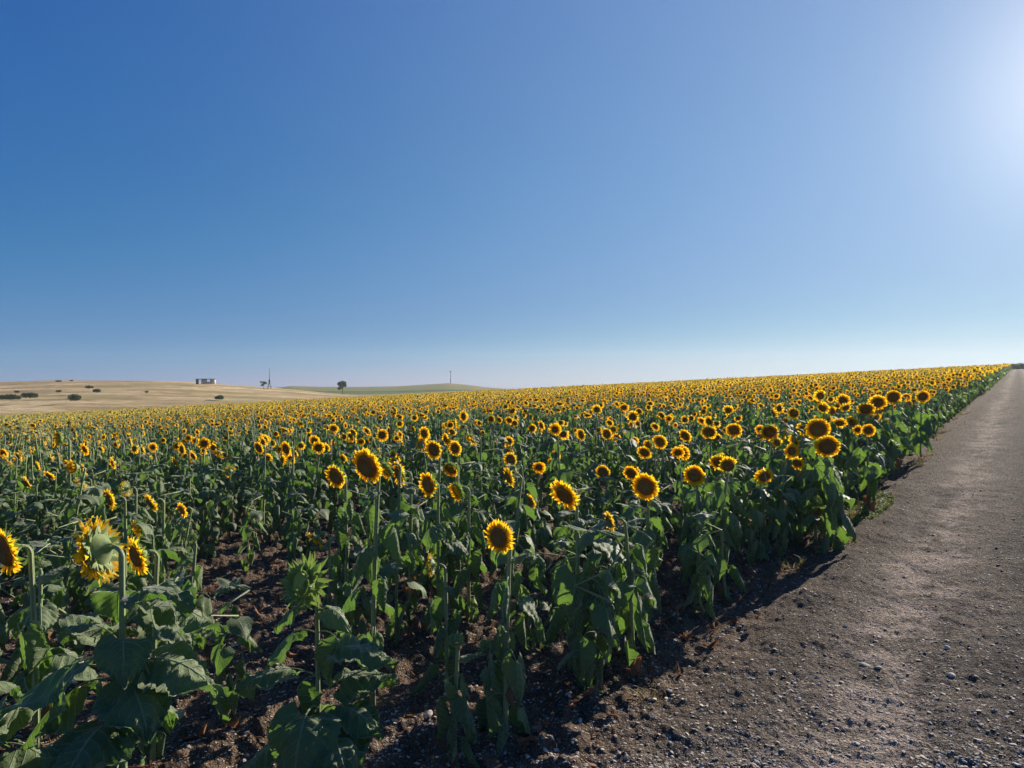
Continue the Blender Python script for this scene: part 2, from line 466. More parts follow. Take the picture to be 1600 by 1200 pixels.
def dry_z(x,y):
    x=np.asarray(x,float); y=np.asarray(y,float)
    r=np.hypot(x,y); az=np.arctan2(x,y); X=800+F*np.tan(np.clip(az,-1.3,1.3)); dep=np.maximum(y,.1)
    rf=R_field(az); rc=np.interp(X,[0,560,830],[rf.max()+150 if rf.ndim else rf+150,300,300])
    t=np.clip((r-rf)/np.maximum(rc-rf,1),0,1)
    xb,yb=rf*np.sin(az),rf*np.cos(az)
    y0=600-F*(plane(xb,yb)-EYE)/yb
    ys=np.interp(X,*YD)
    tt=1-(1-t)**1.7
    yp=y0+(ys-y0)*tt
    z=EYE+(600-yp)/F*dep
    over=np.maximum(r-rc,0)
    return z-over*.05-over*over*.001 + fbm(x*.03,y*.03,N2,3)*.8*t*(1-t)*2
def green_z(x,y):
    x=np.asarray(x,float); y=np.asarray(y,float)
    r=np.hypot(x,y); az=np.arctan2(x,y); X=800+F*np.tan(az)
    t=np.clip((r-380)/300,0,1); ys=np.interp(X,*YG)
    yp=625+(ys-625)*(1-(1-t)**1.4)
    z=EYE+(600-yp)/F*y
    over=np.maximum(r-680,0)
    return z-over*.06-over*over*.0005

def ncoord(x,y): return -UY*x+UX*y
def scoord(x,y): return UX*x+UY*y
ROW0,ROWD = 1.86,.73
def relief(x,y):
    r=np.hypot(x,y); n=ncoord(x,y); s=scoord(x,y)
    fade=np.clip(1.3-r/35,0,1)
    inf=np.clip((n-1.35)/.5,0,1)                     # in the field
    rd=np.clip((1.2-n)/.6,0,1)
    furrow=.022*np.cos((n-ROW0)/ROWD*2*PI)*inf
    clod=(np.abs(fbm(x*7,y*7,N1,4))*.085+fbm(s*2.2,n*5,N2,3)*.035)
    soft=fbm(x*3.2,y*3.2,N3,4)*.018
    grit=fbm(x*34,y*34,N2,2)*.011+fbm(x*9,y*9,N3,2)*.010
    rut=-.028*(np.exp(-((n-.62)/.33)**2)+np.exp(-((n+.95)/.33)**2))
    shoulder=.035*np.exp(-((n-1.30)/.22)**2)*(1+2*fbm(s*1.3,n*2,N1,3))
    return (furrow+clod*(inf*.88+.12)*(1-rd*.8)+soft+grit+rut*rd+shoulder)*fade

def grid_mesh(name, azs, rs, zf, mats, faces_mask=None, band=None):
    A,Rr=np.meshgrid(azs,rs); x=Rr*np.sin(A); y=Rr*np.cos(A); z=zf(x,y)
    na=len(azs); nr=len(rs)
    idx=np.arange(na*nr).reshape(nr,na)
    q=np.stack([idx[:-1,:-1],idx[:-1,1:],idx[1:,1:],idx[1:,:-1]],-1).reshape(-1,4)[:,::-1]
    V=np.stack([x,y,z],-1).reshape(-1,3)
    if faces_mask is not None:
        c=V[q].mean(1); q=q[faces_mask(c[:,0],c[:,1])]
    used=np.unique(q); mp=np.full(len(V),-1); mp[used]=np.arange(len(used)); q=mp[q]; V=V[used]
    me=bpy.data.meshes.new(name)
    me.vertices.add(len(V)); me.vertices.foreach_set('co',V.astype(np.float32).ravel())
    me.loops.add(len(q)*4); me.loops.foreach_set('vertex_index',q.astype(np.int32).ravel())
    me.polygons.add(len(q)); me.polygons.foreach_set('loop_start',np.arange(0,len(q)*4,4,dtype=np.int32))
    me.polygons.foreach_set('use_smooth',np.ones(len(q),bool))
    if band is not None:
        a=me.attributes.new('band','FLOAT','POINT'); a.data.foreach_set('value',band(V).astype(np.float32))
    me.materials.append(mats); me.update(calc_edges=True); me.validate()
    return link(name,me)

azf=np.concatenate([np.linspace(-PI,-1.0,24)[:-1],np.linspace(-1.0,-.68,50)[:-1],np.linspace(-.68,.68,720),np.linspace(.68,1.0,50)[1:],np.linspace(1.0,PI,24)[1:]])
rs=np.concatenate([[.02,.2,.5,.9],np.geomspace(1.3,12,430),np.geomspace(12,60,150)[1:],np.geomspace(60,420,90)[1:]])
zg=lambda x,y: ground_z(x,y)+relief(x,y)
on_road=lambda x,y:(ncoord(x,y)<1.15)&(ncoord(x,y)>-2.6)
def keep(x,y):     # the ground ends a little way under the dry hill
    r=np.hypot(x,y); az=np.arctan2(x,y)
    return r<np.where((np.tan(np.clip(az,-1.3,1.3))*F+800<880),R_field(az)+1.5,420)
g=grid_mesh('ground',azf,rs,zg,EARTH,lambda x,y:(~on_road(x,y))&keep(x,y)); tag(g,kind='structure')
g=grid_mesh('road',azf,rs,zg,ROAD,lambda x,y:on_road(x,y)&keep(x,y)); tag(g,kind='structure')

azd=np.arctan((np.linspace(-1400,900,400)-800)/F)
rd=np.linspace(0,1,60)
def hill_mesh(name,azs,r0,r1,nr,zf,mat,band=None):
    # r0 may depend on the azimuth: build with a normalised radius
    T=np.linspace(0,1,nr); A,TT=np.meshgrid(azs,T)
    R0=np.broadcast_to(r0(azs),A.shape); rr=R0+(r1-R0)*TT
    x=rr*np.sin(A); y=rr*np.cos(A); z=zf(x,y)
    V=np.stack([x,y,z],-1).reshape(-1,3); na=len(azs)
    idx=np.arange(na*nr).reshape(nr,na)
    q=np.stack([idx[:-1,:-1],idx[:-1,1:],idx[1:,1:],idx[1:,:-1]],-1).reshape(-1,4)[:,::-1]
    me=bpy.data.meshes.new(name); me.from_pydata(V.tolist(),[],q.tolist())
    me.polygons.foreach_set('use_smooth',np.ones(len(q),bool))
    if band is not None:
        a=me.attributes.new('band','FLOAT','POINT'); a.data.foreach_set('value',band(V).astype(np.float32))
    me.materials.append(mat); me.update()
    return tag(link(name,me),kind='structure')
hill_mesh('dry_hill',azd,lambda a:R_field(a)-.5,460,90,dry_z,DRYHILL)
def bandf(V):
    yp=600-F*(V[:,2]-EYE)/V[:,1]; X=800+F*V[:,0]/V[:,1]; top=np.interp(X,*YG)
    return np.clip((619-yp)/(619-top),0,1)
hill_mesh('green_hill',np.arctan((np.linspace(330,1000,200)-800)/F),lambda a:np.full(len(a),380.),900,60,green_z,GREENHILL,bandf)

# ------------------------------------------------------------------ sunflower pieces
SHT=[0,.05,.12,.2,.28,.4,.55,.7,.85,.94,1.0]; SHW=[.40,.72,.92,1,1,.93,.75,.52,.26,.11,.0]
def leaf_mb(L=.2,W=.19,pet=.12,a0=50,abend=60,kink=10,droop=60,fold=20,wave=.010,puck=.004,twist=0,nt=14,nu=10,seed=0,dry=0.0,prad=.0036,pn=5,pleat=.004):
    """attaches at the origin and grows towards +X; angles in degrees, fold > 0 lets the sides hang"""
    rg=random.Random(seed); mb=MB(); tone=rg.random()
    k=6; a=R(a0); p=np.array([0.,0.,0.]); pts=[p.copy()]
    for i in range(k):
        a-=R(abend)/k; p=p+np.array([math.cos(a),0,math.sin(a)])*pet/k; pts.append(p.copy())
    tube(mb,pts,np.linspace(prad,prad*.6,k+1),pn,m=1,dry=min(1,dry*1.2),cap=False)
    a-=R(kink); mids=[p.copy()]; angs=[a]
    for i in range(nt):
        a-=R(droop)/nt*(1.3-.6*i/nt); p=p+np.array([math.cos(a),0,math.sin(a)])*L/nt; mids.append(p.copy()); angs.append(a)
    V=[];UV=[];D=[]
    ph=[rg.uniform(0,6.28) for _ in range(6)]; kk=[rg.uniform(5,9),rg.uniform(9,15)]
    fl=R(fold)*rg.uniform(.75,1.25); fr=R(fold)*rg.uniform(.75,1.25)
    for i in range(nt+1):
        t=i/nt; ww=np.interp(t,SHT,SHW)*W/2*(1+(.028 if i%2 else -.028)+rg.uniform(-.02,.02))
        T=np.array([math.cos(angs[i]),0,math.sin(angs[i])]); tw=R(twist)*t
        S0=np.array([0,1.,0]); Nn=np.cross(T,S0)*-1; Nn=np.array([-math.sin(angs[i]),0,math.cos(angs[i])])
        S=S0*math.cos(tw)+Nn*math.sin(tw); Nn=Nn*math.cos(tw)-S0*math.sin(tw)
        for j in range(nu+1):
            u=-1+2*j/nu; au=abs(u); f=(fr if u>0 else fl)
            c=u*ww
            # the blade bends outward progressively, so the section is an arc, not a crease
            ang=f*(.55+.9*au)
            lat=c*math.cos(ang*.8); dn=-abs(c)*math.sin(ang)
            pk=-puck*(1-abs(math.cos(PI*(t*7.0-au*2.3)))**.7)*min(1,au*3.5)*(1 if nt>12 else .6)
            wv=wave*au**1.4*(math.sin(kk[0]*t+ph[0]+(ph[1] if u>0 else 0))+.55*math.sin(kk[1]*t+ph[2]+(ph[3] if u>0 else 0)))
            wv+=pleat*math.sin(au*8.5-3.0*t+ph[4]*.2)*min(1,t*4+.3)*min(1,au*2.5)+pleat*.5*math.sin(17*t+u*5+ph[5])*au
            back=-.20*L*(au**1.5)*(1-t)**3
            fwd=.10*L*au*(1-t)*t
            V.append(mids[i]+S*lat+Nn*(dn+pk+wv)+T*(back+fwd)); UV.append((.5+u*.5,t))
            D.append(dry+(.18*au+.15*t)*dry)
    Fc=[]
    for i in range(nt):
        for j in range(nu):
            a_=i*(nu+1)+j; Fc.append((a_,a_+1,a_+nu+2,a_+nu+1))
    mb.add(V,Fc,UV,np.array(D),tone,0)
    return mb

def leaf_specs():
    """four habits of leaf, a few of each"""
    S={'up':[],'mid':[],'hang':[],'dry':[],'flat':[]}
    rg=random.Random(5)
    for i in range(5): S['up'].append(dict(L=.13,W=.10,pet=.05,a0=60,abend=35+10*i,kink=0,droop=30+14*i,fold=8+4*i,wave=.010,puck=.005,pleat=.004,twist=rg.uniform(-20,20)))
    for i in range(8): S['mid'].append(dict(L=.215,W=.205,pet=.13,a0=48+rg.uniform(-8,8),abend=55+rg.uniform(-10,15),kink=rg.uniform(5,25),droop=45+rg.uniform(-15,35),fold=rg.uniform(5,24),wave=.016,puck=.009,pleat=.006,twist=rg.uniform(-25,25)))
    for i in range(8): S['hang'].append(dict(L=.225,W=.185,pet=.14,a0=45+rg.uniform(-8,8),abend=95+rg.uniform(-10,20),kink=rg.uniform(15,35),droop=rg.uniform(-5,25),fold=rg.uniform(46,78),wave=.020,puck=.010,pleat=.013,twist=rg.uniform(-30,30)))
    for i in range(5): S['dry'].append(dict(L=.15,W=.10,pet=.10,a0=30+rg.uniform(-10,10),abend=120,kink=20,droop=rg.uniform(-40,30),fold=rg.uniform(62,84),wave=.018,puck=.006,twist=rg.uniform(-60,60),dry=(.85,.9,.75,.5,1.0)[i]))
    for i in range(5): S['flat'].append(dict(L=.25,W=.245,pet=.12,a0=42+rg.uniform(-8,8),abend=38+rg.uniform(-8,12),kink=rg.uniform(-4,8),droop=38+rg.uniform(-12,25),fold=rg.uniform(4,14),wave=.026,puck=.017,pleat=.013,twist=rg.uniform(-18,18)))
    return S
SPEC=leaf_specs()
def pool(nt,nu,pn):
    P={}
    for k,lst in SPEC.items(): P[k]=[leaf_mb(seed=hash_(k)+i,nt=nt,nu=nu,pn=pn,**sp) for i,sp in enumerate(lst)]
    return P
def hash_(k): return {'up':100,'mid':200,'hang':300,'dry':400,'flat':600}[k]
POOL_HI=pool(34,18,7); POOL_MD=pool(9,6,4); POOL_LO=pool(4,4,3)
LEAF_ME={k:[mb.mesh('leaf',[LEAF,STEM]) for mb in v] for k,v in POOL_HI.items()}

def head_mb(Rr=.10,np_=34,lod=0,seed=0,rdf=.60,curl=0.0,age=0.04):
    """three MBs: disc, petals, bracts; the flower looks along +Z, the stem meets it at z=-.05"""
    rg=random.Random(seed); rd_=Rr*rdf
    disc=MB(); pe=MB(); br=MB()
    nrings,ns = ((9,36),(4,14),(1,8))[lod]
    V=[(0,0,.006)];UV=[(0,0)]
    for i in range(1,nrings+1):
        q=i/nrings
        zz=.010*math.sin(q*PI*.62)*(1.25) +.004 - .016*max(0,q-.82)/.18
        for j in range(ns):
            a=2*PI*(j+.5*(i%2))/ns; jit=(rg.random()-.5)*.0025 if lod==0 else 0
            V.append((q*rd_*math.cos(a),q*rd_*math.sin(a),zz+jit)); UV.append((q,0))
    Fc=[(0,1+j,1+(j+1)%ns) for j in range(ns)]
    for i in range(1,nrings):
        for j in range(ns):
            a=1+(i-1)*ns+j; b=1+(i-1)*ns+(j+1)%ns; Fc.append((a,a+ns,b+ns,b))
    disc.add(V,Fc,UV)
    if lod==2: np_=12
    elif lod==1: np_=22
    layers=2 if lod<2 else 1
    for ly in range(layers):
        for p in range(np_):
            if rg.random()<age*(1 if lod<2 else .5): continue
            if age>.3 and math.sin(2*PI*p/np_+seed)>.55: continue
            a=2*PI*(p+.5*ly+rg.uniform(-.28,.28))/np_
            r0=rd_*.93; Lp=(Rr-r0)*rg.uniform(.82,1.12)*(1 if ly==0 else .92)
            w=Rr*rg.uniform(.145,.20)*(1 if lod==0 else (1.45 if lod==1 else 2.0))
            lift=rg.uniform(-.1,.45)+curl-(.25 if ly else 0); bend=rg.uniform(-1.1,.6); tw=rg.uniform(-.5,.5)
            n=(5,3,1)[lod]; ca,sa=math.cos(a),math.sin(a)
            V=[];UV=[]; rr=r0; z=-.003-.002*ly; an=lift
            side=rg.uniform(-.12,.12)
            for i in range(n+1):
                t=i/n; sh=(math.sin(PI*min(1,(t*.88+.12)))**.75) if i<n else 0.06
                if lod==2: sh=1.0 if i==0 else .25
                for sgn in (-1,0,1) if lod==0 else (-1,1):
                    o=sgn*w/2*sh; zz=z+abs(sgn)*.18*w*sh*(1 if lod==0 else 0)+sgn*tw*w*.4*t
                    lat=o+side*Lp*t*t
                    V.append((rr*ca-lat*sa, rr*sa+lat*ca, zz)); UV.append((.5+sgn*.5,t))
                rr+=math.cos(an)*Lp/n; z+=math.sin(an)*Lp/n; an+=bend/n
            c=3 if lod==0 else 2; Fc=[]
            for i in range(n):
                for j in range(c-1):
                    q=i*c+j; Fc.append((q,q+1,q+c+1,q+c))
            pe.add(V,Fc,UV,0,rg.random())
    # green bracts and the back of the head
    nb=(30,12,6)[lod]
    for ly in range(2 if lod==0 else 1):
        for p in range(nb):
            a=2*PI*(p+.5*ly+rg.uniform(-.3,.3))/nb; ca,sa=math.cos(a),math.sin(a)
            Lb=Rr*rg.uniform(.24,.42); w=Rr*rg.uniform(.13,.19)*(1 if lod==0 else 2)
            an=rg.uniform(-.6,.35)-.3*ly; bend=rg.uniform(-1.0,.9)
            rr=rd_*(.90-.12*ly); z=-.008-.008*ly; n=3 if lod==0 else 1; V=[];UV=[]
            for i in range(n+1):
                t=i/n; sh=(1,.95,.5,.03)[i] if n==3 else (1,.05)[i]
                for sgn in (-1,1): V.append((rr*ca-sgn*w/2*sh*sa, rr*sa+sgn*w/2*sh*ca, z)); UV.append((.5+sgn*.3,t))
                rr+=math.cos(an)*Lb/n; z+=math.sin(an)*Lb/n; an+=bend/n
            br.add(V,[(i*2,i*2+1,i*2+3,i*2+2) for i in range(n)],UV,0,.9)
    prof=[(.95,-.004),(.92,-.012),(.72,-.024),(.42,-.034),(.2,-.046),(.14,-.055)]
    if lod: prof=[(.95,-.006),(.6,-.026),(.16,-.05)]
    m=(24,10,6)[lod]; V=[]
    for q,z in prof:
        for j in range(m): V.append((q*rd_*math.cos(2*PI*j/m),q*rd_*math.sin(2*PI*j/m),z*Rr/.1))
    Fc=[(i*m+j,i*m+m+j,i*m+m+(j+1)%m,i*m+(j+1)%m) for i in range(len(prof)-1) for j in range(m)]
    br.add(V,Fc,None,0,1.0)
    return disc,pe,br

def bud_mb(Rr=.08,seed=0):
    """closed bud: layers of pointed green bracts standing round a small yellow-green disc"""
    rg=random.Random(seed); disc=MB(); br=MB()
    V=[(0,0,.012)];UV=[(1,0)]
    for i in range(1,5):
        for j in range(20):
            q=i/4; a=2*PI*j/20; V.append((q*.45*Rr*math.cos(a),q*.45*Rr*math.sin(a),.012-.01*q+rg.uniform(-.002,.002))); UV.append((1,0))
    Fc=[(0,1+j,1+(j+1)%20) for j in range(20)]+[(1+i*20+j,21+i*20+j,21+i*20+(j+1)%20,1+i*20+(j+1)%20) for i in range(3) for j in range(20)]
    disc.add(V,Fc,UV,0.35,1)
    for ly in range(5):
        nb=18
        for p in range(nb):
            a=2*PI*(p+.5*ly+rg.uniform(-.3,.3))/nb; ca,sa=math.cos(a),math.sin(a)
            Lb=Rr*rg.uniform(.38,.72); w=Rr*rg.uniform(.18,.28)
            an=1.25-ly*.42+rg.uniform(-.45,.45); bend=rg.uniform(-2.2,1.6)
            rr=Rr*(.44+.03*ly); z=.004-.007*ly; n=5; V=[];UV=[]
            for i in range(n+1):
                t=i/n; sh=(1,1,.8,.5,.25,.03)[i]
                for sgn in (-1,0,1): V.append((rr*ca-sgn*w/2*sh*sa, rr*sa+sgn*w/2*sh*ca, z-abs(sgn)*.003)); UV.append((.5+sgn*.4,t))
                rr+=math.cos(an)*Lb/n; z+=math.sin(an)*Lb/n; an+=bend/n
            br.add(V,[(i*3+j,i*3+j+1,i*3+j+4,i*3+j+3) for i in range(n) for j in range(2)],UV,0,.6+.4*rg.random())
    m=20; prof=[(.5,0),(.52,-.012),(.4,-.03),(.16,-.046)]; V=[]
    for q,z in prof:
        for j in range(m): V.append((q*Rr*math.cos(2*PI*j/m),q*Rr*math.sin(2*PI*j/m),z))
    br.add(V,[(i*m+j,i*m+m+j,i*m+m+(j+1)%m,i*m+(j+1)%m) for i in range(len(prof)-1) for j in range(m)],None,0,.8)
    return disc,br

HEADS=[]
for i in range(7):
    d,p,b=head_mb(.10,rnd.randint(30,38),0,40+i,rnd.uniform(.52,.64),(0,.3,-.2,1.15,.1,-.5,.4)[i],(.04,.04,.04,.05,.04,.38,.25)[i])
    HEADS.append((d.mesh('disc_florets',[DISC]),p.mesh('petals',[PETAL]),b.mesh('flower_head',[BRACT])))
bd,bb_=bud_mb(.085,3)
BUD=(bd.mesh('disc_florets',[BRACT]),bb_.mesh('flower_head',[BRACT]))

def stem_path(h,pd,lean=(0,0),bow=0.0,rho=.034,nseg=10):
    """stem from the root to the back of a head that looks along +X tipped down by pd; returns points, head centre, normal"""
    turn=PI/2+pd; ex=rho*(1-math.cos(turn)); ez=rho*math.sin(turn)
    hc_off=.052
    n=np.array([math.cos(pd),0,-math.sin(pd)])
    zs=h-ez-n[2]*hc_off            # straight part ends here so that the head centre is at height h
    pts=[]
    for i in range(nseg+1):
        t=i/nseg
        pts.append(np.array([lean[0]*t*t+bow*math.sin(PI*t)*.5, lean[1]*t*t+bow*math.sin(PI*t), zs*t]))
    c=pts[-1].copy()
    for i in range(1,7):
        a=turn*i/6; pts.append(c+np.array([rho*(1-math.cos(a)),0,rho*math.sin(a)]))
    hc=pts[-1]+n*hc_off
    return np.array(pts),hc,n,zs

def stem_mb(pts,r0=.013,n=8,dry=0.0):
    mb=MB(); k=len(pts); rad=np.interp(np.arange(k)/(k-1),[0,.05,.6,.85,1],[r0*1.25,r0,r0*.8,r0*.55,r0*.7])
    rad=rad*(1+.10*np.sin(np.arange(k)*2.1+pts[0,0]*9+r0*900))
    tube(mb,pts,rad,n,dry=dry); return mb

def head_matrix(hc,n,spin,scale=1.0):
    q=Vector(n).to_track_quat('Z','Y').to_matrix().to_4x4()
    return Matrix.Translation(Vector(hc))@q@Matrix.Rotation(spin,4,'Z')@Matrix.Scale(scale,4)

def leaf_layout(rg,h,zs,count,wilt,size,spread0=None):
    """list of (kind,index,z,azimuth,scale,tilt)"""
    out=[]; az=rg.uniform(0,6.28)
    for i in range(count):
        t=.06+.90*(i+rg.uniform(-.2,.2))/count; t=min(.97,max(.04,t)); az+=2.4+rg.uniform(-.35,.35)
        if t<.20: kind='dry' if rg.random()<.55 else 'hang'; sc=rg.uniform(.6,.95)
        elif t>.86: kind='up'; sc=rg.uniform(.7,1.25)
        else:
            kind='hang' if rg.random()<wilt else 'mid'; sc=rg.uniform(.75,1.1)*(1.0 if t<.65 else 1.15-.55*(t-.65)/.2*.5)
            if t<.4 and rg.random()<.15: kind='dry'
        out.append((kind,rg.randrange(len(SPEC[kind])),zs*t,az,sc*size,rg.uniform(-12,10)))
    return out

def leaf_M(z,az,sc,tilt,x=0,y=0):
    return Matrix.Translation((x,y,z))@Matrix.Rotation(az,4,'Z')@Matrix.Rotation(R(-tilt),4,'Y')@Matrix.Scale(sc,4)

def stem_xy(pts,z):
    return np.interp(z,pts[:12,2],pts[:12,0]),np.interp(z,pts[:12,2],pts[:12,1])

# ------------------------------------------------------------------ sunflowers one can point to
def px(X,Y,D): return Vector(((X-800)/F*D, D, EYE+(600-Y)/F*D))
FACE0=-PI/2-TH                      # heads look back along the road direction, away from the sun
HERO_XY=[]
def hero(X,Y,D,size,label,face=0,pd=18,leaves=17,wilt=.75,lsize=.84,kind='head',head=None,group='sunflowers at the near edge of the field',r0=None,bow=0,extra=()):
    rg=random.Random(int(X*7+Y*13))
    tgt=px(X,Y,D); dirn=FACE0+R(face); rz=dirn
    pdn=R(pd)
    gz=float(ground_z(tgt.x,tgt.y))
    h=tgt.z-gz
    lean=(rg.uniform(-.03,.03),rg.uniform(-.03,.03))
    pts,hc,n,zs=stem_path(h,pdn,lean,bow)
    off=Matrix.Rotation(rz,3,'Z')@Vector((hc[0],hc[1],0))
    root=empty('sunflower',(tgt.x-off.x,tgt.y-off.y,gz-.01),rz)
    HERO_XY.append((root.location.x,root.location.y))
    tag(root,label,'sunflower',group)
    link('stem',stem_mb(pts,r0 or .0095+.0035*h,10).mesh('stem',[STEM]),root)
    lay=leaf_layout(rg,h,zs,leaves,wilt,lsize)
    for e in extra:
        k,zf,az_world,sc,tl=e
        lay.append((k,rg.randrange(len(SPEC[k])),zs*zf,R(az_world)-rz,sc,tl))
    for kind_,ix,z,az,sc,tl in lay:
        x,y=stem_xy(pts,z)
        o=link('leaf',LEAF_ME[kind_][ix],root); o.matrix_local=leaf_M(z,az,sc,tl,x,y)
    if kind=='head':
        dm,pm,bm=HEADS[rg.choice((0,1,2,4,4,6,3)) if head is None else head]
        hd=link('flower_head',bm,root); hd.matrix_local=head_matrix(hc,n,rg.uniform(0,6.28),size/.2)
        link('disc_florets',dm,hd); link('petals',pm,hd)
    elif kind=='bud':
        hd=link('flower_head',BUD[1],root); hd.matrix_local=head_matrix(hc,n,rg.uniform(0,6.28),size/.15)
        link('disc_florets',BUD[0],hd)
    return root

hero(150,856,2.45,.245,'large sunflower seen from behind with pale green back and broad leaves, bottom left corner',face=-58,pd=16,leaves=8,wilt=.15,lsize=1.15,r0=.013,head=2,
     extra=[('flat',.86,-15,.9,18),('flat',.80,15,1.05,14),('flat',.74,165,.85,10),('flat',.62,-48,1.0,12),('flat',.52,-88,1.15,8),('mid',.74,-60,.9,5),('mid',.66,190,1.5,-10),('hang',.45,215,1.6,0),('flat',.66,-5,1.15,14),('flat',.44,180,1.1,5),('mid',.42,-125,1.3,6),('mid',.70,-140,1.1,0)])
hero(213,866,3.3,.20,'orange sunflower half hidden behind the large flower seen from behind',face=-8,pd=15,leaves=9,wilt=.4)
hero(8,858,2.9,.21,'sunflower cut by the left frame edge, dark disc and orange petals',face=0,pd=12,leaves=9,wilt=.3,lsize=1.1)
hero(470,908,2.9,.20,'unopened green sunflower bud with spiky bracts on a thick pale stem',face=-4,pd=-12,leaves=5,wilt=.2,kind='bud',r0=.012,
     extra=[('flat',.66,-8,1.05,18),('flat',.5,15,1.0,16),('flat',.60,185,1.0,0),('mid',.46,-90,1.5,-12),('hang',.44,225,1.4,0),('mid',.80,170,.95,-10),('flat',.42,-28,1.05,14),('mid',.74,25,1.0,0),('up',.92,200,1.3,0),('up',.9,-20,1.3,0),('flat',.3,200,1.2,0),('flat',.36,-60,1.3,4)])
hero(573,726,3.8,.215,'tallest near sunflower with a broad dark disc, above a long bare stem',face=3,pd=20,leaves=13,wilt=.75,head=0)
hero(525,742,5.0,.195,'sunflower with dark disc just left of the tallest near flower',face=5,pd=18)
hero(623,738,5.0,.20,'narrow sunflower turned left, just right of the tallest near flower',face=-24,pd=12)
hero(678,701,6.5,.20,'round sunflower above the pair of flowers facing down, left of centre',face=3,pd=12)
hero(711,699,7.8,.19,'small round sunflower just right of a similar larger flower, left of centre',face=4,pd=8)
hero(705,731,6.0,.185,'sunflower drooping its wide dark disc below two rounder flowers',face=6,pd=40)
hero(669,755,4.8,.19,'oval sunflower turned left with bright even petals, on a pale straight stem',face=-8,pd=8)
hero(714,765,5.1,.18,'sunflower turned far left with half its disc behind a leaf',face=-26,pd=22)
hero(779,837,3.25,.175,'lowest bright yellow sunflower of the near edge, short plant with drooping leaves',face=0,pd=8,leaves=13,wilt=.85,head=2,lsize=.85)
hero(672,880,4.0,.14,'small yellow sunflower seen edge on, low between the stems',face=-62,pd=5,leaves=9,wilt=.8,lsize=.8)
hero(882,771,4.05,.215,'large olive disced sunflower tipped down to the left over very broad leaves',face=-14,pd=30,leaves=11,wilt=.55,lsize=1.0,head=4,
     extra=[('mid',.62,-100,1.45,-5),('mid',.55,-60,1.4,0),('hang',.5,-80,1.5,0),('mid',.72,-20,1.2,0),('hang',.33,-90,1.5,0)])
hero(1009,758,4.6,.195,'full round sunflower facing out over the dirt edge, brown disc',face=10,pd=10,leaves=16,wilt=.7,head=1)
hero(986,738,6.6,.17,'darker sunflower half hidden behind the full round one',face=5,pd=25)
hero(1085,741,5.6,.185,'round sunflower with dark disc, second plant of the edge beyond the full round one',face=8,pd=12,leaves=16,wilt=.7)
hero(1126,721,5.9,.21,'wide sunflower nodding down with its petals swept up, on the field edge',face=10,pd=48,leaves=16,wilt=.6,lsize=1.1)
hero(942,737,7.3,.175,'small round sunflower between the tipped olive one and the full round one',face=2,pd=10)
hero(827,783,6.2,.165,'small oval sunflower low in the leaves near the middle',face=-18,pd=18)
hero(798,717,7.2,.18,'single round sunflower above the gap in the middle of the field',face=-2,pd=8)
hero(1007,706,7.6,.18,'sunflower with tilted dark disc, lower left of its close neighbour',face=2,pd=32)
hero(1031,689,7.6,.18,'round sunflower with dark disc, upper right of its close neighbour',face=4,pd=18)
hero(1070,680,8.3,.185,'sunflower tipped down with petals on its right side, behind the edge plants',face=-18,pd=28)
hero(1108,674,8.4,.21,'large flower with a nearly bare olive disc, behind the edge plants',face=12,pd=30)
hero(1147,671,8.5,.21,'wide yellow sunflower with paler ring of petals, behind the edge plants',face=14,pd=26)
hero(908,678,9.0,.17,'narrow oval sunflower standing alone right of centre',face=-22,pd=10)
hero(948,677,9.2,.17,'upper flower of a touching pair, right of centre',face=-5,pd=14)
hero(1203,673,7.6,.24,'big dark disced sunflower with thin petals, left of the edge pair',face=16,pd=26,leaves=17,lsize=1.1)
hero(1278,669,6.95,.255,'upper flower of the big pair on the field edge',face=14,pd=24,leaves=18,wilt=.45,lsize=1.2)
hero(1293,696,6.6,.245,'lower flower of the big pair on the field edge',face=16,pd=22,leaves=18,wilt=.45,lsize=1.2)
hero(1357,671,8.2,.165,'small bright sunflower right of the big pair, above shiny leaves',face=18,pd=12,leaves=18,wilt=.4,lsize=1.1)
hero(1353,638,10.0,.27,'big shaded flower with orange petals, lowest of the tall cluster by the road',face=14,pd=40,leaves=18,wilt=.4,lsize=1.2)
hero(1372,628,10.5,.27,'bright orange flower in the middle of the tall cluster by the road',face=14,pd=24,leaves=18,wilt=.4,lsize=1.2)
hero(1396,620,11.2,.26,'right flower of the tall cluster by the road',face=18,pd=20,leaves=18,wilt=.4,lsize=1.2)
hero(1442,619,13.0,.26,'round sunflower leaning over the road side beyond the tall cluster',face=18,pd=14,leaves=18,wilt=.4,lsize=1.2)
hero(447,700,7.6,.18,'round sunflower left of centre, brightest of the row behind the tallest near flower',face=0,pd=12)
hero(404,699,8.4,.17,'sunflower with dark round disc in the left half, behind the bare rows',face=2,pd=20)
hero(284,701,8.4,.155,'round open sunflower facing the viewer in the left half',face=-2,pd=6)
hero(235,785,5.4,.17,'dark disced sunflower among the shaded leaves, above the large back turned flower',face=-10,pd=28)
hero(196,763,6.0,.15,'ragged sunflower pair member seen from the side in the left half',face=-58,pd=20)
hero(92,684,7.2,.20,'sunflower with short orange petals near the hill side, far left',face=-20,pd=8)

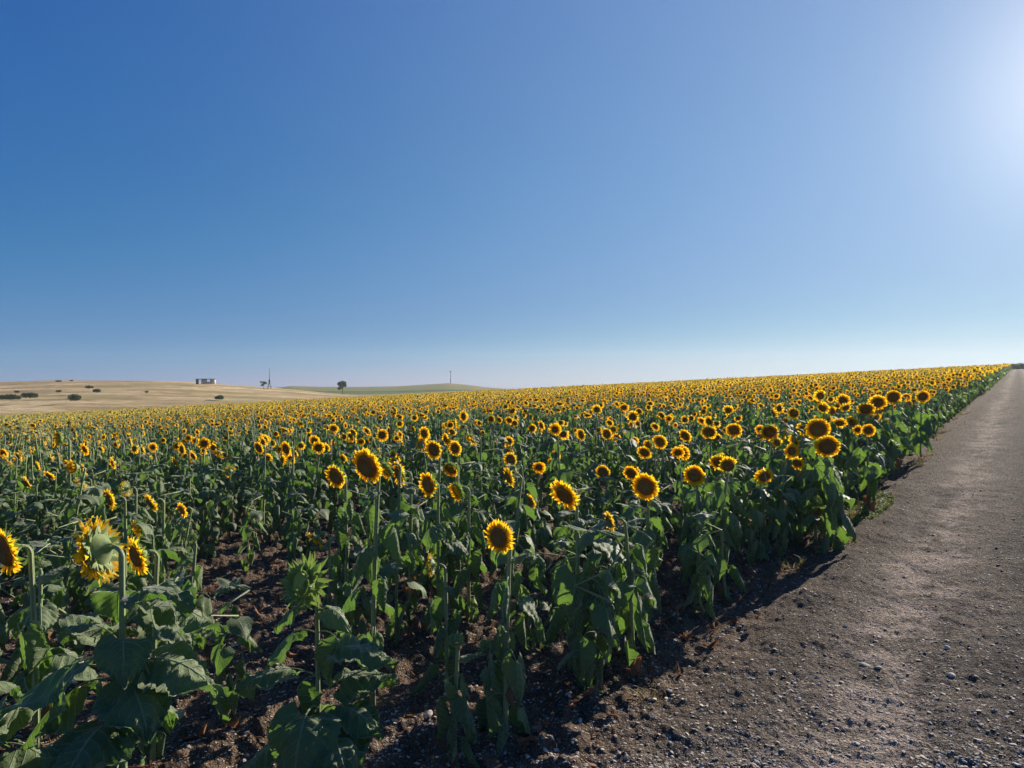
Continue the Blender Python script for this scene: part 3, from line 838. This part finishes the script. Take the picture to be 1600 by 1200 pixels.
# low plants without an open flower at the near edge
def hero_leafy(X,D,h,label,leaves=12,wilt=.9,lsize=.7,dryf=0,budded=False):
    gx=(X-800)/F*D; z=float(ground_z(gx,D)); Y=600-(z+h-EYE)/D*F
    return hero(X,Y,D,.07,label,face=rnd.uniform(-60,60),pd=-60,leaves=leaves,wilt=wilt,lsize=lsize,kind='bud',group='flowerless plants at the near edge')
hero_leafy(712,3.1,.62,'thin wilted plant without a flower left of the lowest bright sunflower')
hero_leafy(757,3.5,.45,'short pale plant with a tiny bud beside the lowest bright sunflower',8,.8,.6)
hero_leafy(1100,5.2,.60,'short wilted plant with yellowing leaves on the dirt edge',11,1.0,.75)
hero_leafy(-40,2.3,.95,'broad leaved plant at the lower left frame edge',12,.35,1.15)
hero_leafy(55,3.6,.95,'shaded leafy plant behind the lower left leaves',12,.3,1.1)
hero_leafy(300,4.6,.85,'leafy plant with drooping crown beside the bare soil strip',12,.7,.9)

# ------------------------------------------------------------------ prototypes for the rest of the crop
def plant_pieces(seed,h,pd,leaves,wilt,lsize,pl,hl,r0=.011,sn=6,bare=False):
    rg=random.Random(seed)
    pts,hc,n,zs=stem_path(h,pd,(rg.uniform(-.09,.09),rg.uniform(-.09,.09)),rg.uniform(-.06,.06),nseg=(10 if hl==0 else 5))
    if hl: pts=np.concatenate([pts[:6],pts[6::2]])
    st=stem_mb(pts,r0,sn)
    fo=MB()
    for kind_,ix,z,az,sc,tl in leaf_layout(rg,h,zs,leaves,wilt,lsize):
        x=np.interp(z,pts[:6,2],pts[:6,0]); y=np.interp(z,pts[:6,2],pts[:6,1])
        fo.merge(pl[kind_][ix],np.array(leaf_M(z,az,sc,tl,x,y)))
    return st,fo,hc,n

PROT=[]
for i in range(14):
    h=(.88,1.0,1.06,1.12,1.18,.95,1.08,1.24,1.02,1.15,.8,1.1,1.2,.98)[i]
    pdn=R((10,18,25,12,35,20,8,22,45,15,28,18,5,30)[i])
    st,fo,hc,n=plant_pieces(500+i,h,pdn,(15,17,16,18,17,15,19,17,16,18,14,17,19,16)[i],(.75,.7,.4,.55,.5,.8,.45,.5,.6,.35,.8,.5,.4,.7)[i],(.78,.85,.8,.9,.8,.75,.9,.82,.78,.92,.7,.85,.85,.78)[i],POOL_MD,0)
    PROT.append((st.mesh('stem',[STEM]),fo.mesh('foliage',[LEAF,STEM]),hc,n))
BARE=[]
for i in range(5):
    r_=random.Random(300+i); h=(.72,.85,.95,.8,.9)[i]
    pts=np.array([(r_.uniform(-.02,.02)*q,r_.uniform(-.02,.02)*q,h*q/10) for q in range(11)]+[(0,0,h*1.02)])
    fo=MB()
    for kind_,ix,z,az,sc,tl in leaf_layout(r_,h,h,15,.75,(.7,.8,.75,.7,.85)[i])+[('up',r_.randrange(5),h*.98,q*1.3,r_.uniform(.6,1.1),r_.uniform(-10,30)) for q in range(5)]:
        fo.merge(POOL_MD[kind_][ix],np.array(leaf_M(z,az,sc,tl)))
    BARE.append((stem_mb(pts,.009,6).mesh('stem',[STEM]),fo.mesh('foliage',[LEAF,STEM])))
HEADS_MD=[]
for i in range(6):
    d,p,b=head_mb(.10,0,1,80+i,rnd.uniform(.46,.60),(0,.3,-.2,1.2,.1,-.6)[i],(.04,.04,.1,.05,.40,.3)[i])
    HEADS_MD.append((d.mesh('disc_florets',[DISC]),p.mesh('petals',[PETAL]),b.mesh('flower_head',[BRACT])))

# all the row positions
pts_all=[]
for k in range(0,420):
    nbase=ROW0+k*ROWD
    s=-40.0 if k>0 else 0
    rr=random.Random(k)
    while s<300:
        s+=(.30 if k else .21)+rr.uniform(-.07,.07)
        x=UX*s-UY*nbase; y=UY*s+UX*nbase
        if y<2.2 or abs(math.atan2(x,y))>.84:
            if y<2.2 and s<-3: s+=.5
            continue
        r=math.hypot(x,y)
        if r>90:
            if rr.random()<.35: continue
        j=rr.gauss(0,.05); j2=rr.gauss(0,.03)
        xx=x-UY*j; yy=y+UX*j
        az=math.atan2(xx,yy)
        rf=float(R_field(az))-1.5
        if r>rf: 
            if s>150: break
            continue
        pts_all.append((r,xx,yy,k,rr.random(),rr.random()))
    if nbase>330: break
pts_all.sort()
HA=np.array(HERO_XY)
def clear(x,y,d): return np.min((HA[:,0]-x)**2+(HA[:,1]-y)**2)>d*d

ind=[];far=[]
for r,x,y,k,q1,q2 in pts_all:
    X=800+F*x/y
    infr=-60<X<1660
    if r<5.6 and not clear(x,y,.27): continue
    if r<9 and not clear(x,y,.20): continue
    if r<3.7: continue
    if r<6.5 and (ncoord(x,y)<ROW0+.3) and q1<.35: continue
    if 3.7<=r<8.5 and 310<X<540 and q1<.72: continue       # the thin patch beside the bare soil
    if 14<r<60 and k>0 and (q1<.05 or (float(fbm(np.array(x*.16),np.array(y*.16),N2,2))<-.40 and q2<.6)): continue
    if infr and len(ind)<250: ind.append((r,x,y,k,q1,q2))
    else: far.append((r,x,y,k,q1,q2))

def crop_scale(r,k,q):
    s=.86+.26*q
    if k==0 and r>7: s*=1.05
    if r<8 and k>0: s*=.93
    return s
BANDS=[((lambda r,X,k:k==0),'sunflower in the outermost row along the dirt edge of the field','sunflowers of the outermost row'),
       ((lambda r,X,k:r<7 and X<600),'sunflower among the wilted rows left of the tallest near flower','sunflowers of the near left rows'),
       ((lambda r,X,k:r<7),'sunflower in the second rows behind the edge plants','sunflowers of the near right rows'),
       ((lambda r,X,k:X<500),'sunflower in the dense green middle rows on the left','sunflowers of the middle left rows'),
       ((lambda r,X,k:X<1000),'sunflower in the dense middle rows at the centre','sunflowers of the middle rows'),
       ((lambda r,X,k:True),'sunflower in the dense middle rows towards the road','sunflowers of the middle right rows')]
rg=random.Random(77)
for r,x,y,k,q1,q2 in ind:
    stm,fom,hc,n=PROT[rg.randrange(len(PROT))]
    X=800+F*x/y
    bare=rg.random()<(0.72 if r<7.5 else .55 if r<9.5 else .42) and not (k==0 and r>7)
    if bare: stm,fom=BARE[rg.randrange(5)]
    z=float(ground_z(x,y))-.01
    s=crop_scale(r,k,q2)
    fz=rg.gauss(0,24)+( -22 if X<420 else 0)
    if rg.random()<.06: fz+=rg.choice((-1,1))*90
    root=empty('sunflower',(x,y,z),FACE0+R(fz)); root.scale=(s,s,s)
    root.rotation_euler[0]=R(rg.gauss(0,2)); root.rotation_euler[1]=R(rg.gauss(0,2))
    for t,lb,gr in BANDS:
        if t(r,X,k): tag(root,lb,'sunflower',gr); break
    link('stem',stm,root); link('foliage',fom,root)
    if bare: continue
    dm,pm,bm=HEADS_MD[rg.randrange(6)] if r>6 else HEADS[rg.randrange(7)]
    hs_=rg.uniform(.72,.95)
    if r<6.2: hs_*=.72 if rg.random()<.5 else .9
    hd=link('flower_head',bm,root); hd.matrix_local=head_matrix(hc,n,rg.uniform(0,6.28),hs_)
    link('disc_florets',dm,hd); link('petals',pm,hd)

# whole plants in one mesh for the far crop, three levels of detail
def joined(seed,h,pd,leaves,wilt,lsize,pl,hl,hsc,name,sn,hd=True):
    st,fo,hc,n=plant_pieces(seed,h,pd,leaves,wilt,lsize,pl,hl,.012,sn)
    mb=MB(); mb.merge(st,m=1)
    mb.merge(fo)
    if not hd: return bpy.data.objects.new(name,mb.mesh(name,[LEAF,STEM,PETAL,DISC,BRACT]))
    d,p,b=head_mb(.10,0,hl,seed,(.40,.56,.46,.52,.44)[seed%5],(.1,.6,-.2,.3,1.0)[seed%5],(.04,.1,.4,.04,.25)[seed%5])
    M=np.array(head_matrix(hc,n,seed,hsc))
    mb.merge(d,M,3); mb.merge(p,M,2); mb.merge(b,M,4)
    return bpy.data.objects.new(name,mb.mesh(name,[LEAF,STEM,PETAL,DISC,BRACT]))
pc=bpy.data.collections.new('crop_variants')
NA,NB=16,8
for i in range(NA):
    pc.objects.link(joined(900+i,(.92,1.0,1.08,1.15,1.2,1.05,.98,1.12,1.18,1.03,1.1,.95,1.0,1.05,.9,1.12)[i],R((10,20,14,32,48,8,25,12,62,16,-15,5,30,18,0,40)[i]),15,.5,.85,POOL_MD,1,(.95,.8,.9,1.0,.85,.7,.9,.95,.9,.75,.6,.85,.9,.8,.8,.8)[i],'sunflower_variant_%02d'%i,5,i<13))
for i in range(NB):
    pc.objects.link(joined(950+i,(1.0,1.08,1.15,1.2,1.1,1.04,1.12,1.0)[i],R((10,16,12,45,8,26,70,0)[i]),7,.35,1.35,POOL_LO,2,(1.15,1.0,1.2,1.1,1.0,1.2,1.1,1.0)[i],'sunflower_variant_%02d'%(NA+i),3,i<7))

fx=np.array([(x,y) for r,x,y,*_ in far]); rr_=np.array([p[0] for p in far])
fz=ground_z(fx[:,0],fx[:,1])
rng=np.random.default_rng(4)
me=bpy.data.meshes.new('far_sunflowers'); nfar=len(far)
me.vertices.add(nfar); me.vertices.foreach_set('co',np.stack([fx[:,0],fx[:,1],fz-.01],-1).astype(np.float32).ravel())
XX=800+F*fx[:,0]/fx[:,1]
rotz=FACE0+np.radians(rng.normal(0,26,nfar)+np.interp(XX,[0,600],[-26,0])+np.where(rng.random(nfar)<.08,80,0))
rot=np.stack([np.radians(rng.normal(0,2.5,nfar)),np.radians(rng.normal(0,2.5,nfar)),rotz],-1)
scl=np.array([crop_scale(p[0],p[3],p[5]) for p in far])*np.where(rr_>90,1.24,np.where(rr_>48,1.08,1.0))*(1+.16*fbm(fx[:,0]*.11,fx[:,1]*.11,N3,3))
vi=np.where(rr_<48,np.where((rr_<28)&(rng.random(nfar)<.36),rng.integers(13,16,nfar),rng.integers(0,NA,nfar)),NA+rng.integers(0,NB,nfar)).astype(np.int32)
a=me.attributes.new('rot','FLOAT_VECTOR','POINT'); a.data.foreach_set('vector',rot.astype(np.float32).ravel())
a=me.attributes.new('scl','FLOAT','POINT'); a.data.foreach_set('value',scl.astype(np.float32))
a=me.attributes.new('vi','INT','POINT'); a.data.foreach_set('value',vi)
me.update()
fo=link('sunflower_crop',me); tag(fo,'dense yellow crop of distant sunflowers reaching up to the skyline','crop',kind='stuff')
ng=bpy.data.node_groups.new('crop','GeometryNodeTree')
ng.interface.new_socket('Geometry',in_out='INPUT',socket_type='NodeSocketGeometry')
ng.interface.new_socket('Geometry',in_out='OUTPUT',socket_type='NodeSocketGeometry')
gi=ng.nodes.new('NodeGroupInput'); go=ng.nodes.new('NodeGroupOutput')
ip=ng.nodes.new('GeometryNodeInstanceOnPoints'); ci=ng.nodes.new('GeometryNodeCollectionInfo')
ci.inputs['Collection'].default_value=pc; ci.inputs['Separate Children'].default_value=True; ci.inputs['Reset Children'].default_value=True
def na_(t,nm):
    n=ng.nodes.new('GeometryNodeInputNamedAttribute'); n.data_type=t; n.inputs['Name'].default_value=nm; return n.outputs['Attribute']
e2r=ng.nodes.new('FunctionNodeEulerToRotation'); ng.links.new(na_('FLOAT_VECTOR','rot'),e2r.inputs[0])
m2p=ng.nodes.new('GeometryNodeMeshToPoints')
ng.links.new(gi.outputs[0],m2p.inputs[0]); ng.links.new(m2p.outputs[0],ip.inputs['Points']); ng.links.new(ci.outputs[0],ip.inputs['Instance'])
ip.inputs['Pick Instance'].default_value=True
ng.links.new(na_('INT','vi'),ip.inputs['Instance Index']); ng.links.new(e2r.outputs[0],ip.inputs['Rotation']); ng.links.new(na_('FLOAT','scl'),ip.inputs['Scale'])
ng.links.new(ip.outputs[0],go.inputs[0])
md=fo.modifiers.new('crop','NODES'); md.node_group=ng
print('individual',len(ind),'far',nfar)

# ------------------------------------------------------------------ stones, gravel, litter, weeds
def rock_verts(rg,s,flat=.55):
    ph=(1+5**.5)/2
    v=np.array([(-1,ph,0),(1,ph,0),(-1,-ph,0),(1,-ph,0),(0,-1,ph),(0,1,ph),(0,-1,-ph),(0,1,-ph),(ph,0,-1),(ph,0,1),(-ph,0,-1),(-ph,0,1)],float)/1.9
    v*=(1+np.array([rg.uniform(-.28,.28) for _ in range(12)]))[:,None]
    v*=np.array([rg.uniform(.7,1.3),rg.uniform(.6,1.0),flat*rg.uniform(.6,1.2)])
    return np.array(v)@np.array(Euler((rg.uniform(-.4,.4),rg.uniform(-.4,.4),rg.uniform(0,6.28))).to_matrix()).T*s
ICO=[(0,11,5),(0,5,1),(0,1,7),(0,7,10),(0,10,11),(1,5,9),(5,11,4),(11,10,2),(10,7,6),(7,1,8),(3,9,4),(3,4,2),(3,2,6),(3,6,8),(3,8,9),(4,9,5),(2,4,11),(6,2,10),(8,6,7),(9,8,1)]
def zsurf(x,y): return float(ground_z(x,y)+relief(np.array(x),np.array(y)))
rg=random.Random(21)
cand=[]
for _ in range(42000):
    X=rg.uniform(-50,1650); D=3.0*(1+rg.random()**2*4.5)
    x=(X-800)/F*D; n=ncoord(x,D)
    if n<-2.5: continue
    cand.append((x,D))
ca=np.array(cand); cz=ground_z(ca[:,0],ca[:,1])+relief(ca[:,0],ca[:,1])
gv=MB(); n_=ncoord
for (x,y),z in zip(cand,cz):
    s=.0035+.012*rg.random()**4.5
    gv.add(rock_verts(rg,s,.30)+np.array([x,y,z-s*.02]),ICO,tone=rg.random())
o=gv.build('gravel',[STONE],smooth=False); tag(o,'small loose stones scattered over the soil and the dirt road','gravel',kind='stuff')

STN=[(700,1095,.05,'pale flat stone in the shade under the thin wilted plant'),(725,1105,.045,'second pale flat stone in the shade, right of a similar one'),
     (670,1120,.035,'grey rounded stone at the lower left of the shaded pale stones'),(1018,1095,.045,'whitish stone lying on the sunlit dirt edge below the edge plants'),
     (888,1105,.045,'pale stone on the shadow line at the foot of the edge plants'),(905,1130,.03,'grey stone just below the pale stone on the shadow line'),
     (1352,1036,.040,'dark round stone in the middle of the dirt, left of its twin'),(1372,1040,.036,'dark round stone in the middle of the dirt, right of its twin'),
     (1205,1055,.04,'pale flattened stone on the brown dirt shoulder'),(1486,1052,.035,'small white stone near the wheel track'),(1258,936,.032,'dark stone beside the shadow tips on the shoulder'),
     (1480,1012,.035,'white shard lying in the grey gravel')]
for X,Y,s,lb in STN:
    yh=600-(PA*(X-800)+PB*F); D=EYE*F/(Y-yh); x=(X-800)/F*D
    mb=MB(); v=rock_verts(rg,s*.9,.42); mb.add(v,ICO,tone=.15 if 'dark' in lb else .9)
    o=mb.build('stone',[STONE],loc=(x,D,zsurf(x,D)-s*.02),smooth=False)
    md=o.modifiers.new('s','SUBSURF'); md.levels=1; md.render_levels=1
    tag(o,lb,'stone','larger stones on the dirt')

# curled dry leaves lying under the plants
lt=MB(); P=pool(3,4,3)['dry']
for _ in range(2300):
    q=rg.random(); k=rg.choice((0,0,1,2,3,4,5,6)); n=ROW0+k*ROWD+rg.gauss(0,.20)
    s=rg.uniform(-2,13); x=UX*s-UY*n; y=UY*s+UX*n
    if y<2.6 or abs(x/y)>.85 or n<1.35: continue
    z=zsurf(x,y)
    M=np.array(Matrix.Translation((x,y,z+rg.uniform(.0,.025)))@Euler((rg.uniform(0,6.28),rg.uniform(0,6.28),rg.uniform(0,6.28))).to_matrix().to_4x4()@Matrix.Scale(rg.uniform(.25,.7),4))
    lt.merge(P[rg.randrange(5)],M,0)
    lt.tone[-1]=np.full(len(lt.tone[-1]),rg.random())
o=lt.build('leaf_litter',[LITTER]); tag(o,'curled brown dead leaves lying between the sunflower rows','litter',kind='stuff')

def blade_patch(name,cx,cy,rx,ry,count,hh,label,cat,mat=WEED,kind='stuff',ang=0):
    mb=MB()
    for _ in range(count):
        a=rg.uniform(0,6.28); q=math.sqrt(rg.random()); dx=q*rx*math.cos(a); dy=q*ry*math.sin(a)
        x=cx+dx*math.cos(ang)-dy*math.sin(ang); y=cy+dx*math.sin(ang)+dy*math.cos(ang); z=zsurf(x,y)-.003
        d=rg.uniform(0,6.28); L=hh*rg.uniform(.4,1.2); w=L*rg.uniform(.08,.16); el=rg.uniform(.3,1.3)
        V=[];p=np.array([x,y,z]); hd=np.array([math.cos(d),math.sin(d),0]); sd=np.array([-math.sin(d),math.cos(d),0])
        for i in range(4):
            wv=w*(1,.9,.6,.05)[i]; V+= [p-sd*wv,p+sd*wv]
            p=p+(hd*math.cos(el)+np.array([0,0,math.sin(el)]))*L/3; el-=.35
        mb.add(V,[(0,1,3,2),(2,3,5,4),(4,5,7,6)],tone=rg.random())
    o=mb.build(name,[mat]); tag(o,label,cat,kind=kind); return o
def gp(X,Y):
    yh=600-(PA*(X-800)+PB*F); D=EYE*F/(Y-yh); return (X-800)/F*D,D
x,y=gp(1345,795); blade_patch('grass',x,y,1.3,.32,3200,.065,'low patch of green weeds beside the outer plants','weeds',ang=PI/2-TH)

mb=MB()
for _ in range(34):
    sv=rg.uniform(2.5,30)**1.0; nv=ROW0-rg.uniform(.12,.55); cx=UX*sv-UY*nv; cy=UY*sv+UX*nv; cz=zsurf(cx,cy)
    for q in range(rg.randint(14,40)):
        d=rg.uniform(0,6.28); L=rg.uniform(.04,.16); w=L*.03+.0012; el=rg.uniform(.6,1.4); p=np.array([cx+rg.gauss(0,.05),cy+rg.gauss(0,.05),cz-.004])
        hd=np.array([math.cos(d),math.sin(d),0]); sd=np.array([-math.sin(d),math.cos(d),0]); V=[]; tn=rg.random()
        for i in range(4):
            wv=w*(1,.9,.6,.05)[i]; V+=[p-sd*wv,p+sd*wv]; p=p+(hd*math.cos(el)+np.array([0,0,math.sin(el)]))*L/3; el-=.4
        mb.add(V,[(0,1,3,2),(2,3,5,4),(4,5,7,6)],tone=tn)
DRYGRASS = mat_simple('dry_grass_blade',(.12,.13,.04),(.34,.26,.12),20,.8,.002,(.3,.22,.08))
tag(mb.build('dry_grass',[DRYGRASS]),'thin dry grass tufts along the dirt edge of the crop','grass',kind='stuff')

# ------------------------------------------------------------------ things on the hills
def leaf_ball(mb,c,rad,count,size,rg,squash=.8):
    for _ in range(count):
        d=Vector((rg.gauss(0,1),rg.gauss(0,1),rg.gauss(0,1))).normalized()*(rg.random()**.4)
        p=np.array([c[0]+d.x*rad,c[1]+d.y*rad,c[2]+d.z*rad*squash])
        q=np.array(Euler((rg.uniform(0,6.28),rg.uniform(0,6.28),0)).to_matrix()); s=size*rg.uniform(.6,1.3)
        V=np.array([(-s,-s*.5,0),(s,-s*.5,0),(s*.7,s*.5,0),(-s*.7,s*.6,s*.2)])@q.T+p
        mb.add(V,[(0,1,2,3)],tone=rg.random())
def on_dry(X,Y):
    """point of the dry hill seen at photo x, y"""
    az=math.atan((X-800)/F); lo=float(R_field(np.array(az)))+1; hi=lo+148
    for _ in range(30):
        m_=(lo+hi)/2; x=m_*math.sin(az); y=m_*math.cos(az)
        yp=600-F*(float(dry_z(np.array([x]),np.array([y]))[0])-EYE)/y
        if yp>Y: lo=m_
        else: hi=m_
    return x,y,float(dry_z(np.array([x]),np.array([y]))[0])
BUSHES=[(15,623,36,9,'long low green bush cut by the left frame edge'),(46,620,27,9,'low green bush touching the long bush at the frame edge'),(27,613,9,3.5,'tiny brown scrub above the two joined bushes'),
        (92,612,8,3.5,'tiny dark scrub between the joined bushes and the upright bush'),(117,624,14,11,'upright pale green bush on the dry slope'),(139,606,12,5,'dark bush by the crest track, upper of two'),
        (151,612,14,6,'dark bush by the crest track, lower of two'),(229,613,6,3,'faint scrub alone on the dry slope'),(343,623,14,7,'round green bush below the small roofed building'),
        (91,596,10,2.5,'dark low scrub on the crest of the dry hill'),(112,595,7,2,'second dark low scrub on the crest of the dry hill')]
for X,Y,wpx,hpx,lb in BUSHES:
    x,y,z=on_dry(X,Y); w=wpx/F*y; h=1.2*hpx/F*y
    root=empty('bush',(x,y,z)); tag(root,lb,'bush','bushes on the dry hill')
    fl=MB(); n=max(3,int(w/h*2.5))
    for i in range(n):
        u=(i+.5)/n-.5; rr=h*.5*rg.uniform(.8,1.15)*(1-abs(u)*.6)
        leaf_ball(fl,(u*w*.85,rg.uniform(-.4,.4),rr*.55),rr*1.1,300,h*.06,rg,.85)
    fl.build('foliage',[BUSH if 'brown' not in lb else LITTER],root)
    tr=MB()
    for i in range(5):
        a=rg.uniform(0,6.28); tube(tr,[(0,0,-.3),(math.cos(a)*h*.15,math.sin(a)*h*.15,h*.3),(math.cos(a)*h*.3,math.sin(a)*h*.3,h*.7)],[.06,.04,.015],5)
    tr.build('stem',[BARK],root)

def tree(name,base,H,W,label,dens,group=None):
    root=empty(name,base); tag(root,label,'tree')
    tr=MB(); cr=MB(); tube(tr,[(0,0,-.4),(.05,0,H*.2),(-.05,.05,H*.5),(.05,0,H*.8)],[H*.035,H*.028,H*.018,H*.006],7)
    cl=[]
    for i in range(9):
        a=2*PI*i/9+rg.uniform(-.3,.3); z0=H*rg.uniform(.25,.5); e=(math.cos(a)*W*.36*rg.uniform(.5,1),math.sin(a)*W*.36*rg.uniform(.5,1),H*rg.uniform(.45,.85))
        tube(tr,[(0,0,z0),(e[0]*.5,e[1]*.5,(z0+e[2])/2+.1),e],[H*.014,H*.010,H*.004],5); cl.append(e)
    cl.append((0,0,H*.85))
    for e in cl: leaf_ball(cr,e,W*.2*rg.uniform(.7,1.2),dens,H*.035,rg,.8)
    tr.build('trunk',[BARK],root); cr.build('crown',[BUSH],root)
# round tree standing in front of the green hill
X=535; D=330; b=(( X-800)/F*D, D); zt=EYE+(600-617)/F*D
tree('tree',(b[0],b[1],float(dry_z(np.array([b[0]]),np.array([b[1]]))[0])-.3 if False else zt),22/F*D,17/F*D,'round dark tree standing alone before the green hill',220)
x,y,z=on_dry(412,606.8)
tree('tree',(x,y,z-.3),13/F*y,11/F*y,'small sparse tree beside the tall thin mast on the dry hill crest',60)

# mast with splayed legs
x,y,z=on_dry(421,606.8); k=y/F
root=empty('mast',(x,y,z-.2)); tag(root,'tall thin mast on short splayed legs at the dry hill crest','mast')
mb=MB(); tube(mb,[(0,0,8*k),(0,0,20*k),(0,0,33*k)],[.16,.12,.06],6); mb.build('pole',[GREYMETAL],root)
for i in range(4):
    a=PI/4+i*PI/2; mb=MB(); tube(mb,[(math.cos(a)*4*k,math.sin(a)*4*k,0),(math.cos(a)*.3*k,math.sin(a)*.3*k,12*k)],.09,5); mb.build('leg',[GREYMETAL],root)
mb=MB(); box(mb,(0,0,7*k),(4.2*k,.15,.15)); box(mb,(0,0,3.2*k),(6.2*k,.15,.15)); mb.build('brace',[GREYMETAL],root)
mb=MB(); box(mb,(0,0,12.5*k),(2.6*k,.5,.8)); mb.build('equipment_box',[GREYMETAL],root)

# utility pole on the green hill
X=704; r0=670; az=math.atan((X-800)/F); x,y=r0*math.sin(az),r0*math.cos(az); z=float(green_z(np.array([x]),np.array([y]))[0]); k=y/F
root=empty('utility_pole',(x,y,z-.5)); tag(root,'dark utility pole with a short crossarm on top of the green hill','utility pole')
mb=MB(); tube(mb,[(0,0,0),(0,0,21*k)],[.35,.22],7); mb.build('pole',[DARK],root)
mb=MB(); box(mb,(0,0,19*k),(4*k,.3,.3)); mb.build('crossarm',[DARK],root)
for s in (-1,1):
    mb=MB(); tube(mb,[(s*1.7*k,0,19.1*k),(s*1.7*k,0,20*k)],.16,6); mb.build('insulator',[DARK],root)

# small roofed building on the hill
x,y,z=on_dry(322,600.2); k=y/F
root=empty('small_building',(x,y,z-.35),R(10)); tag(root,'small weathered flat roofed shelter with pale walls on the dry hill crest','building')
def part(name,c,s,mat):
    mb=MB(); box(mb,(c[0]*k,c[1]*k,c[2]*k),(s[0]*k,s[1]*k,s[2]*k)); return mb.build(name,[mat],root)
part('wall',(-2.6,-3.9,5.2),(7.0,.7,7.4),CONC); part('wall',(10.1,-3.9,5.0),(6.6,.7,7.0),CONC)
part('wall',(-2.6,4,5.2),(7.0,.7,7.4),CONC); part('wall',(10.1,4,5.0),(6.6,.7,7.0),CONC)
part('wall',(13.0,0,5.0),(.7,6.9,7),CONC)
part('wall',(3.85,-3.9,3.3),(5.8,.65,3.6),CONC)
part('pillar',(-12.7,-3.8,5.0),(2.4,1.2,7.2),DARK); part('pillar',(-12.7,3.8,5.0),(1.8,1.2,7.2),DARK)
part('roof',(0,0,9.3),(28.5,9.6,1.0),DARK)

# hedge line beyond the crest where the road ends
fl=MB(); trk=MB()
base=None
for i in range(26):
    X=1572+i*3.2; az=math.atan((X-800)/F); r0=285+rg.uniform(-2,2); x,y=r0*math.sin(az),r0*math.cos(az)
    if base is None: base=(x,y,float(ground_z(x,y)))
    zt=EYE+(600-(568.5-.05*(X-1575)+rg.uniform(-.8,.8)))/F*y; g0=float(ground_z(x,y)); hh=zt-g0
    leaf_ball(fl,(x-base[0],y-base[1],hh*.55+g0-base[2]),hh*.5,260,.16,rg,.9)
    tube(trk,[(x-base[0],y-base[1],g0-base[2]-.2),(x-base[0],y-base[1],g0-base[2]+hh*.6)],[.09,.05],5)
root=empty('hedge',base); tag(root,'distant hedge across the far end of the road on the skyline','hedge')
fl.build('foliage',[BUSH],root); trk.build('stem',[BARK],root)

# thin summer air over the whole place
HZ=bpy.data.materials.new('haze_air'); HZ.use_nodes=True; nt=HZ.node_tree; nt.nodes.clear()
ho=nt.nodes.new('ShaderNodeOutputMaterial'); pv=nt.nodes.new('ShaderNodeVolumePrincipled')
pv.inputs['Color'].default_value=(.80,.93,1.0,1); pv.inputs['Density'].default_value=.00018; pv.inputs['Anisotropy'].default_value=.35
nt.links.new(pv.outputs[0],ho.inputs['Volume'])
mb=MB(); box(mb,(0,300,-20),(2600,1400,130)); hz=mb.build('haze',[HZ],smooth=False); tag(hz,'thin pale haze over the fields','haze',kind='stuff')
